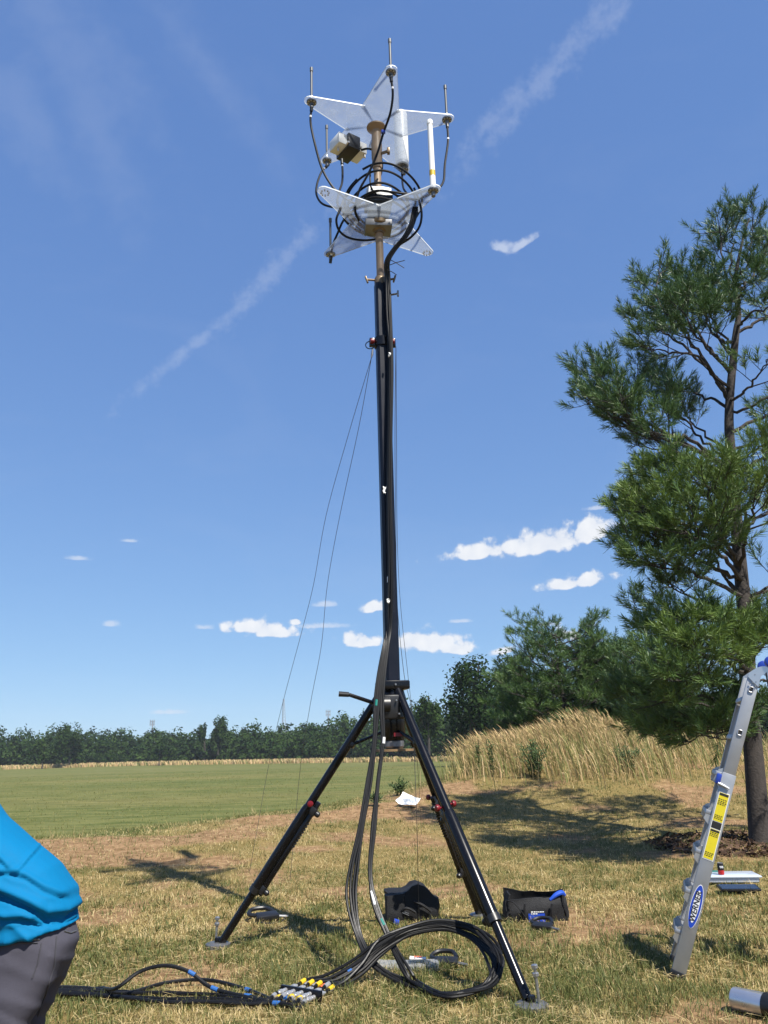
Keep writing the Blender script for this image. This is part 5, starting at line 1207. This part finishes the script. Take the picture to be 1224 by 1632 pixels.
    lines = [([(-60, 1395), (0, 1424), (40, 1442), (75, 1460), (105, 1458), (128, 1444)], .020, 9), ([(-60, 1440), (0, 1464), (35, 1464), (62, 1472)], .014, 6), ([(28, 1392), (44, 1372), (62, 1352), (70, 1340)], .007, 5),
             ([(-20, 1398), (10, 1390), (40, 1398), (70, 1418), (98, 1428)], .009, 6), ([(60, 1462), (84, 1470), (112, 1466), (130, 1456)], .010, 5), ([(-40, 1340), (-10, 1362), (10, 1382)], .008, 6)]
    def sf(p):
        f = .010 * (float(vnoise(p.x * 6 + p.z * 7, p.z * 4 - p.x * 3 + p.y * 2, 1, 3)) - .5)
        w = max(0, 1 - abs(p.z - 0.90) / .24)
        r_ = 1 - abs(2 * float(vnoise(p.x * 3.2 - p.y, p.z * 8.5 + p.x * 4.5 + p.y, 1, 2)) - 1); f += .022 * w * (r_ ** 3 - .25)
        if p.y < YP + .05:                                          # creases: a roll of cloth above, a tuck below
            q = p - CAM; d = q.dot(FWD); px = 612 + FPX * q.dot(RIGHT) / d; py = 816 - FPX * q.dot(UP) / d
            for ln, amp, wd in lines:
                if ln[0][0] - 14 < px < ln[-1][0] + 14:
                    yl = float(np.interp(px, [c[0] for c in ln], [c[1] for c in ln])); e = py - yl; fade = min(1, (px - ln[0][0] + 14) / 14, (ln[-1][0] + 14 - px) / 14)
                    f += amp * fade * (math.exp(-((e + wd) / wd) ** 2) - 1.2 * math.exp(-((e - wd * .5) / (wd * .6)) ** 2))
        return f
    sm = remeshed(mb, .0085, 8, sf)
    blue = mat('blue_jersey', (.0, .13, .29), .75, 0, .05, 60, bump=.12, bump_scale=500, spec=.15)
    sh = give(sm, 'shirt', blue)
    # shoes and hair
    for s in (-1, 1):
        mb = MB(); loft(mb, [(30, 1852, 22, .046, 0, .105 * s), (10, 1856, 24, .05, 60, .105 * s), (-30, 1862, 18, .05, 70, .11 * s), (-62, 1868, 8, .035, 80, .11 * s)]); give(remeshed(mb, .012, 3), 'shoe', M['black_rubber'])
    mb = MB(); c = A(-186, 1250); mb.lathe([(.02, -.10), (.08, -.075), (.108, -.02), (.11, .03), (.085, .075), (.02, .10)], 18, c, frame((-1, 0, .3))); give(remeshed(mb, .012, 3, lambda p: .01 * (float(vnoise(p.x * 30, p.z * 30 + p.y * 20, 1, 2)) - .5)), 'hair', mat('brown_hair', (.05, .03, .02), .6, 0, .3, 80))
    # pocket zip, seam and back pocket laid on the trousers
    from mathutils.bvhtree import BVHTree
    bv = BVHTree.FromPolygons([v.co.copy() for v in tm.vertices], [tuple(p.vertices) for p in tm.polygons])
    def stitch(pxs, r, m, name, lift=.002):
        P = []
        for (x0, y0), (x1, y1) in zip(pxs, pxs[1:]):
            for i in range(8):
                d = ray(x0 + (x1 - x0) * i / 8, y0 + (y1 - y0) * i / 8).normalized(); h = bv.ray_cast(CAM, d)
                if h[0] is not None: P.append(h[0] + h[1] * lift)
        if len(P) > 2:
            mb = MB(); mb.tube(P, r, 6); o = mb.obj(name, m); o.parent = tr; o.matrix_parent_inverse = parent_world(tr).inverted()
    dark = mat('seam_thread', (.045, .045, .055), .9, 0, .1, 60)
    stitch([(8, 1501), (35, 1498), (62, 1497)], .0030, 'steel_dull', 'zip'); stitch([(60, 1497), (62, 1497), (64, 1497)], .0035, 'steel', 'zip_pull')
    stitch([(4, 1506), (35, 1503), (64, 1502)], .0028, dark, 'seam'); stitch([(66, 1503), (60, 1535), (50, 1562)], .0022, dark, 'seam'); stitch([(90, 1492), (86, 1540), (74, 1580), (58, 1625)], .0024, dark, 'seam')
    stitch([(102, 1484), (112, 1487), (122, 1483)], .0028, 'steel_dull', 'pocket_edge')
person()

# ------------------------------------------------------------------ tool bags and small things on the grass
def soft_box(c, w, d, h, rz, seed, amp, top=None, lean=0.0):
    """sagging fabric body: a dense box pushed about by noise; top(u,v) gives extra height"""
    g = random.Random(seed); n, m, k = 14, 9, 7; bm = bmesh.new(); bmesh.ops.create_cube(bm, size=1); bmesh.ops.subdivide_edges(bm, edges=bm.edges[:], cuts=9, use_grid_fill=True)
    R = Matrix.Rotation(rz, 3, 'Z'); sx = seed * 3.7
    for v in bm.verts:
        x, y, z = v.co; zz = z + .5
        r = max(abs(x), abs(y)) * 2; b = 1 - .10 * (abs(2 * x) ** 4) * (abs(2 * y) ** 4)
        X, Y, Z = x * w * b, y * d * b * (1 + .12 * sin(pi * zz)), zz * h
        if top and zz > .3: Z += (zz - .3) / .7 * top(x * 2, y * 2)
        q = amp * (float(vnoise(X * 9 + sx, Z * 9 + Y * 5, 1, 3)) - .5) * (.3 + zz); X += q; Y += q * .8 + lean * zz; Z += amp * .6 * (float(vnoise(X * 8 - sx, Y * 8, 1, 2)) - .5) * zz
        v.co = c + R @ V3(X, Y, Z)
    mb = MB(); bm.verts.index_update(); mb.add([v.co for v in bm.verts], [[v.index for v in f.verts] for f in bm.faces]); bm.free(); return mb
# open tote, right
cB = on_ground(857, 1470); cB.z += .0
t = thing('tool_bag', 'open-topped black tool bag with blue lining showing, right of the tripod', 'bag', cB, 'black tool bags on the grass'); rz = -.05
w, d, h = .57, .26, .25; R = Matrix.Rotation(rz, 3, 'Z'); q = lambda x, y, z: cB + R @ V3(x, y, z)
def wall(a, b, ht, th, name, bulge, seed):
    n, m = 14, 6; vs = []; dr = (b - a); nn = V3(dr.y, -dr.x, 0).normalized()
    for side in (0, 1):
        for i in range(n + 1):
            for k in range(m + 1):
                u, z = i / n, k / m; p = a.lerp(b, u) + V3(0, 0, ht * z * (1 + .14 * (float(vnoise(u * 4 + seed, z, 1, 2)) - .5) * 2)); o = bulge * sin(pi * u) * sin(pi * z) + .045 * (float(vnoise(u * 6 + seed, z * 3.5, 1, 3)) - .5) - .03 * z
                vs.append(p + nn * (o - side * th))
    N_ = (n + 1) * (m + 1); fs = []
    for s in (0, 1):
        for i in range(n):
            for k in range(m): a_ = s * N_ + i * (m + 1) + k; fs.append((a_, a_ + m + 1, a_ + m + 2, a_ + 1))
    for i in range(n): fs.append((i * (m + 1) + m, (i + 1) * (m + 1) + m, N_ + (i + 1) * (m + 1) + m, N_ + i * (m + 1) + m)); fs.append((i * (m + 1), (i + 1) * (m + 1), N_ + (i + 1) * (m + 1), N_ + i * (m + 1)))
    for k in range(m): fs.append((k, k + 1, N_ + k + 1, N_ + k)); e = n * (m + 1); fs.append((e + k, e + k + 1, N_ + e + k + 1, N_ + e + k))
    mb = MB(); mb.add(vs, fs); return part(name, mb, 'black_fabric', t)
fp = wall(q(-w / 2, 0, 0), q(w / 2, 0, 0), h * .80, .014, 'front_panel', .03, 1); wall(q(w / 2, d, 0), q(-w / 2, d, 0), h, .014, 'back_panel', .02, 5); wall(q(-w / 2, d, 0), q(-w / 2, 0, 0), h * .92, .014, 'end_panel', .03, 9); wall(q(w / 2, 0, 0), q(w / 2, d, 0), h * .88, .014, 'end_panel', .03, 14)
mb = MB(); mb.box(q(0, d / 2, .02), (w * .96, d * .94, .04), R); part('bottom', mb, 'black_fabric', t)
for x in (-.12, .13):
    mb = MB(); mb.tube(spline([q(x, -.035, .02), q(x, -.05, .10), q(x + .01, -.045, .165)], 5), .012, 6); part('handle_strap', mb, 'black_fabric', t)
mb = MB(); mb.box(q(-.01, -.048, .048), (.15, .006, .07), R); pn = part('logo_patch', mb, 'logo_blue', t)
for k, (z, l) in enumerate(((.098, .11), (.082, .06))):
    g = random.Random(k); x = -.06
    while x < -.06 + l: s = g.uniform(.008, .02); mb = MB(); mb.box(q(x + s / 2, -.053, z), (s, .004, .008), R); part('print_line', mb, 'label_white', t); x += s + .006
mb = MB(); mb.tube(spline([q(.13, .02, h * .74), q(.19, .03, h * .90), q(.245, .05, h * .96), q(.275, .08, h * .86)], 5), [.012, .014, .016, .018, .02, .021, .022, .023, .024, .024, .024, .023, .022, .021, .02, .018][:16], 10); tag(mb.obj('blue_pouch', mat('blue_fabric', (.005, .06, .42), .6, 0, .1, 40)), 'bright blue pouch poking over the right rim of the open tool bag', 'pouch')
# slumped bag, left
cL = on_ground(657, 1470)
t = thing('tool_bag', 'slumped black tool bag behind the looped cables', 'bag', cL, 'black tool bags on the grass')
part('body', soft_box(cL + V3(0, .12, 0), .50, .30, .25, .1, 3, .06, lambda u, v: .085 * math.exp(-((u - .22) / .40) ** 2) - .06 * math.exp(-((u - .95) / .30) ** 2) + .015 * math.exp(-((u + .85) / .25) ** 2)), 'black_fabric', t)
part('flap', soft_box(cL + V3(-.16, -.02, .03), .18, .12, .22, .12, 8, .05), 'black_fabric', t)
for a, b, c_ in (((-.12, -.06, .10), (-.05, -.10, .14), (.03, -.08, .10)), ((.02, -.06, .19), (.10, -.08, .16), (.18, -.06, .10))):
    mb = MB(); mb.tube(spline([cL + V3(*a), cL + V3(*b), cL + V3(*c_)], 5), .013, 6); part('strap', mb, 'black_fabric', t)
mb = MB(); mb.tube([cL + V3(-.10, -.075, .115), cL + V3(-.03, -.11, .095)], .004, 5); part('piping', mb, 'whip', t); mb = MB(); mb.tube([cL + V3(-.09, -.085, .10), cL + V3(-.03, -.115, .080)], .004, 5); part('piping', mb, 'whip', t)
mb = MB(); mb.box(cL + V3(-.15, -.10, .025), (.05, .03, .05), Matrix.Rotation(.3, 3, 'Y'), .008); part('blue_tab', mb, 'logo_blue', t)
# thin loose cord over the bag and the clamp beside it
mb = MB(); mb.tube(spline([q(-w / 2, -.02, h * .78), q(-w / 2 + .07, -.05, h * .72), q(-w / 2 + .13, -.07, h * .45), q(-w / 2 + .19, -.09, .04), q(-.03, -.13, .03)], 6), .005, 6); tag(mb.obj('loose_cord', 'cable_grey'), 'thin grey cord trailing from the open tool bag to the black clamp', 'cord')
def clamp_thing(px, py, rz, s, label):
    c = on_ground(px, py); c.z += .012; t = thing('hand_clamp', label, 'clamp', c, 'black clamps lying on the grass'); R = Matrix.Rotation(rz, 3, 'Z') @ Matrix.Rotation(.25, 3, 'X')
    k = lambda x, y, z: c + R @ V3(x * s, y * s, z * s)
    mb = MB(); mb.box(k(0, 0, .03), (.19 * s, .10 * s, .055 * s), R, .016); part('body', mb, 'black_plastic', t)
    mb = MB(); mb.tube(spline([k(-.08, .02, .04), k(-.13, .08, .03), k(-.08, .15, .035), k(.03, .14, .04), k(.08, .05, .04)], 5), .017 * s, 8); part('handle', mb, 'black_plastic', t)
    mb = MB(); mb.tube([k(.06, -.01, .035), k(.17, -.04, .03)], .012 * s, 8); part('screw', mb, 'steel_dull', t)
    mb = MB(); mb.lathe([(.02 * s, -.02), (.026 * s, 0), (.02 * s, .02)], 10, k(-.08, -.02, .035), frame((1, .4, .2))); part('knob', mb, 'black_plastic', t)
    mb = MB(); mb.tube(spline([k(-.08, -.04, .01), k(.0, -.09, .012), k(.10, -.08, .012), k(.16, -.02, .02)], 5), .009 * s, 6); part('strap', mb, 'black_fabric', t)
clamp_thing(425, 1469, .5, 1.15, 'black ratchet clamp on the grass behind the left tripod leg')
clamp_thing(866, 1484, -.5, .95, 'black ratchet clamp on the grass in front of the open tool bag')
# plastic sleeve with a tool in it
c = on_ground(645, 1545); t = thing('plastic_sleeve', 'clear plastic sleeve with a white label lying inside the cable loop', 'package', c)
def sheet(c, w, d, rz, amp, seed, lift, thick=.004, n=12, m=6):
    R = Matrix.Rotation(rz, 3, 'Z'); vs = []
    for s in (0, 1):
        for i in range(n + 1):
            for k in range(m + 1):
                x, y = (i / n - .5) * w, (k / m - .5) * d; p = c + R @ V3(x, y, 0); p.z = gz1(p.x, p.y) + lift + amp * float(vnoise(x * 14 + seed, y * 14, 1, 2)) - s * thick; vs.append(p)
    N_ = (n + 1) * (m + 1); fs = [(s * N_ + i * (m + 1) + k, s * N_ + (i + 1) * (m + 1) + k, s * N_ + (i + 1) * (m + 1) + k + 1, s * N_ + i * (m + 1) + k + 1) for s in (0, 1) for i in range(n) for k in range(m)]
    mb = MB(); mb.add(vs, fs); return mb
part('sleeve', soft_box(c, .50, .17, .05, -.05, 12, .03), 'bag_plastic', t); part('label', sheet(c + V3(.10, -.01, 0), .12, .10, -.05, .012, 5, .075), 'paper', t)
for k in range(3):
    mb = MB(); p = c + V3(.08 + .02 * k, -.03, 0); p.z = gz1(p.x, p.y) + .092; mb.box(p, (.016, .03, .003)); part('red_print', mb, 'orange', t)
clamp_thing(712, 1542, -.2, .95, 'black strapped clamp sticking out of the clear plastic sleeve')
# white paper on the bank
c = on_ground(651, 1286); mb = sheet(c, .42, .34, -.5, .07, 9, .04, .003, 6, 5)
for i in range(len(mb.v)): x, y, z = mb.v[i]; mb.v[i] = (x, y, z + max(0, y - c.y + .12) * .55)
tag(mb.obj('paper_sheet', 'paper', None, 0), 'crumpled white sheet of paper on the bank beside the cables', 'paper')
# tub, can, tablet near the mulch
c = on_ground(1166, 1408); t = thing('plastic_tub', 'pale translucent plastic tub lid lying flat near the pine, can on top', 'tub', c)
mb = MB(); mb.box(c + V3(0, .10, .045), (.60, .34, .06), Matrix.Rotation(-.12, 3, 'Z'), .02); part('tub', mb, 'lid', t); mb = MB(); mb.box(c + V3(0, .10, .078), (.64, .38, .016), Matrix.Rotation(-.12, 3, 'Z'), .006); part('lid', mb, 'lid', t)
mb = MB(); mb.box(c + V3(-.08, .26, .092), (.16, .03, .012), Matrix.Rotation(-.12, 3, 'Z'), .004); part('latch', mb, 'teal', t)
cc = at(1150, 1396, c.y + .04); cc.z = c.z + .087
t = thing('drink_can', 'black and red drink can standing on the plastic tub lid', 'can', cc)
mb = MB(); mb.lathe([(.026, .0), (.033, .006), (.033, .048)], 20, cc); part('lower_band', mb, 'can_red', t); mb = MB(); mb.lathe([(.0331, .048), (.0331, .108), (.027, .120)], 20, cc); part('body', mb, 'can_black', t); mb = MB(); mb.lathe([(.0275, .118), (.028, .124), (.024, .121)], 20, cc); part('rim', mb, 'steel', t)
for k in range(5):
    a = -pi / 2 - .5 + k * .24; mb = MB(); P = [cc + V3(.0338 * cos(a + b), .0338 * sin(a + b), .082 + .014 * sin(1.6 * j)) for j, b in enumerate(np.linspace(-.11, .11, 5))]; mb.tube(P, .0022, 5); part('script_mark', mb, 'label_white', t)
c = on_ground(1180, 1424); mb = MB(); mb.box(c + V3(0, .03, .05), (.40, .20, .02), Matrix.Rotation(-.14, 3, 'Z') @ Matrix.Rotation(.10, 3, 'X'), .006)
t = thing('tablet', 'dark glossy flat tablet on the grass before the plastic tub', 'tablet', c); part('case', mb, 'black_plastic', t); mb = MB(); mb.box(c + V3(0, .03, .0615), (.36, .17, .003), Matrix.Rotation(-.14, 3, 'Z') @ Matrix.Rotation(.10, 3, 'X')); part('screen', mb, 'glass_dark', t)
# silver tube in the corner
a = on_ground(1172, 1611); a.z += .068; b = a + V3(.50, -.60, .0); d = (b - a).normalized()
t = thing('metal_tube', 'silver metal tube with a black end lying in the bottom right corner', 'tube', a)
mb = MB(); Rf = frame(d); mb.lathe([(.055, -.002), (.064, .006), (.066, .02), (.066, .205)], 28, a, Rf); part('barrel', mb, 'aluminium_bright', t); mb = MB(); mb.lathe([(.070, .20), (.072, .215), (.072, .70), (.06, .74)], 28, a, Rf); part('black_sleeve', mb, 'black_rubber', t)
# ------------------------------------------------------------------ far towers
def lattice(px, py_top, py_base, Y, w, label, mono=False):
    top = at(px, py_top, Y); bs = at(px, 1190, Y); z0 = -.9; t = thing('radio_tower', label, 'tower', (bs.x, Y, z0), 'masts on the horizon'); H = top.z - z0; mb = MB()
    if mono:
        mb.tube([(bs.x, Y, z0), (top.x, Y, top.z)], [.5, .3], 8); part('pole', mb, 'tower', t)
        for k, f in enumerate((.985, .90)):
            for s in (-1, 0, 1):
                mb = MB(); mb.box((top.x + s * 1.1, Y - .5, z0 + H * f), (.4, .4, 1.8)); part('panel_antenna', mb, 'tower', t)
            mb = MB(); mb.box((top.x, Y, z0 + H * f), (3.0, .25, .25)); part('crossbar', mb, 'tower', t)
    else:
        n = 16
        for k in range(3):
            a = k * 2 * pi / 3 + .4; mb = MB(); mb.tube([(bs.x + w * cos(a), Y + w * sin(a), z0), (top.x + w * .25 * cos(a), Y + w * .25 * sin(a), top.z)], .13, 5); part('tower_leg', mb, 'tower', t)
        mb = MB()
        for i in range(n):
            f0, f1 = i / n, (i + 1) / n
            for k in range(3):
                a0, a1 = k * 2 * pi / 3 + .4, (k + 1) * 2 * pi / 3 + .4; w0, w1 = w * (1 - .75 * f0), w * (1 - .75 * f1)
                mb.tube([(bs.x + w0 * cos(a0), Y + w0 * sin(a0), z0 + H * f0), (bs.x + w1 * cos(a1), Y + w1 * sin(a1), z0 + H * f1)], .07, 4)
        o = part('bracing', mb, 'tower', t); o['kind'] = 'stuff'
lattice(452, 1114, 1160, 520, 2.0, 'tall lattice tower on the horizon right of the tall far tree')
lattice(243, 1149, 1170, 500, 2.2, 'pole with panel antennas on the horizon above the left of the wood', True)
lattice(523, 1133, 1150, 500, 2.2, 'pole with panel antennas behind the wood, just left of the crank handle', True)

# ------------------------------------------------------------------ summer haze
def haze():
    mb = MB(); mb.box((0, 535, 24), (2600, 1130, 54)); o = mb.obj('haze', 'white', None, 0); m = bpy.data.materials.new('haze_air'); m.use_nodes = True; N = m.node_tree.nodes; N.clear()
    out = N.new('ShaderNodeOutputMaterial'); pv = N.new('ShaderNodeVolumePrincipled'); pv.inputs['Color'].default_value = (.80, .88, 1.0, 1); pv.inputs['Density'].default_value = .00016; pv.inputs['Anisotropy'].default_value = .0
    m.node_tree.links.new(pv.outputs[0], out.inputs['Volume']); o.data.materials.clear(); o.data.materials.append(m); tag(o, 'thin blue summer haze over the field and wood', 'haze', kind='stuff')
haze()
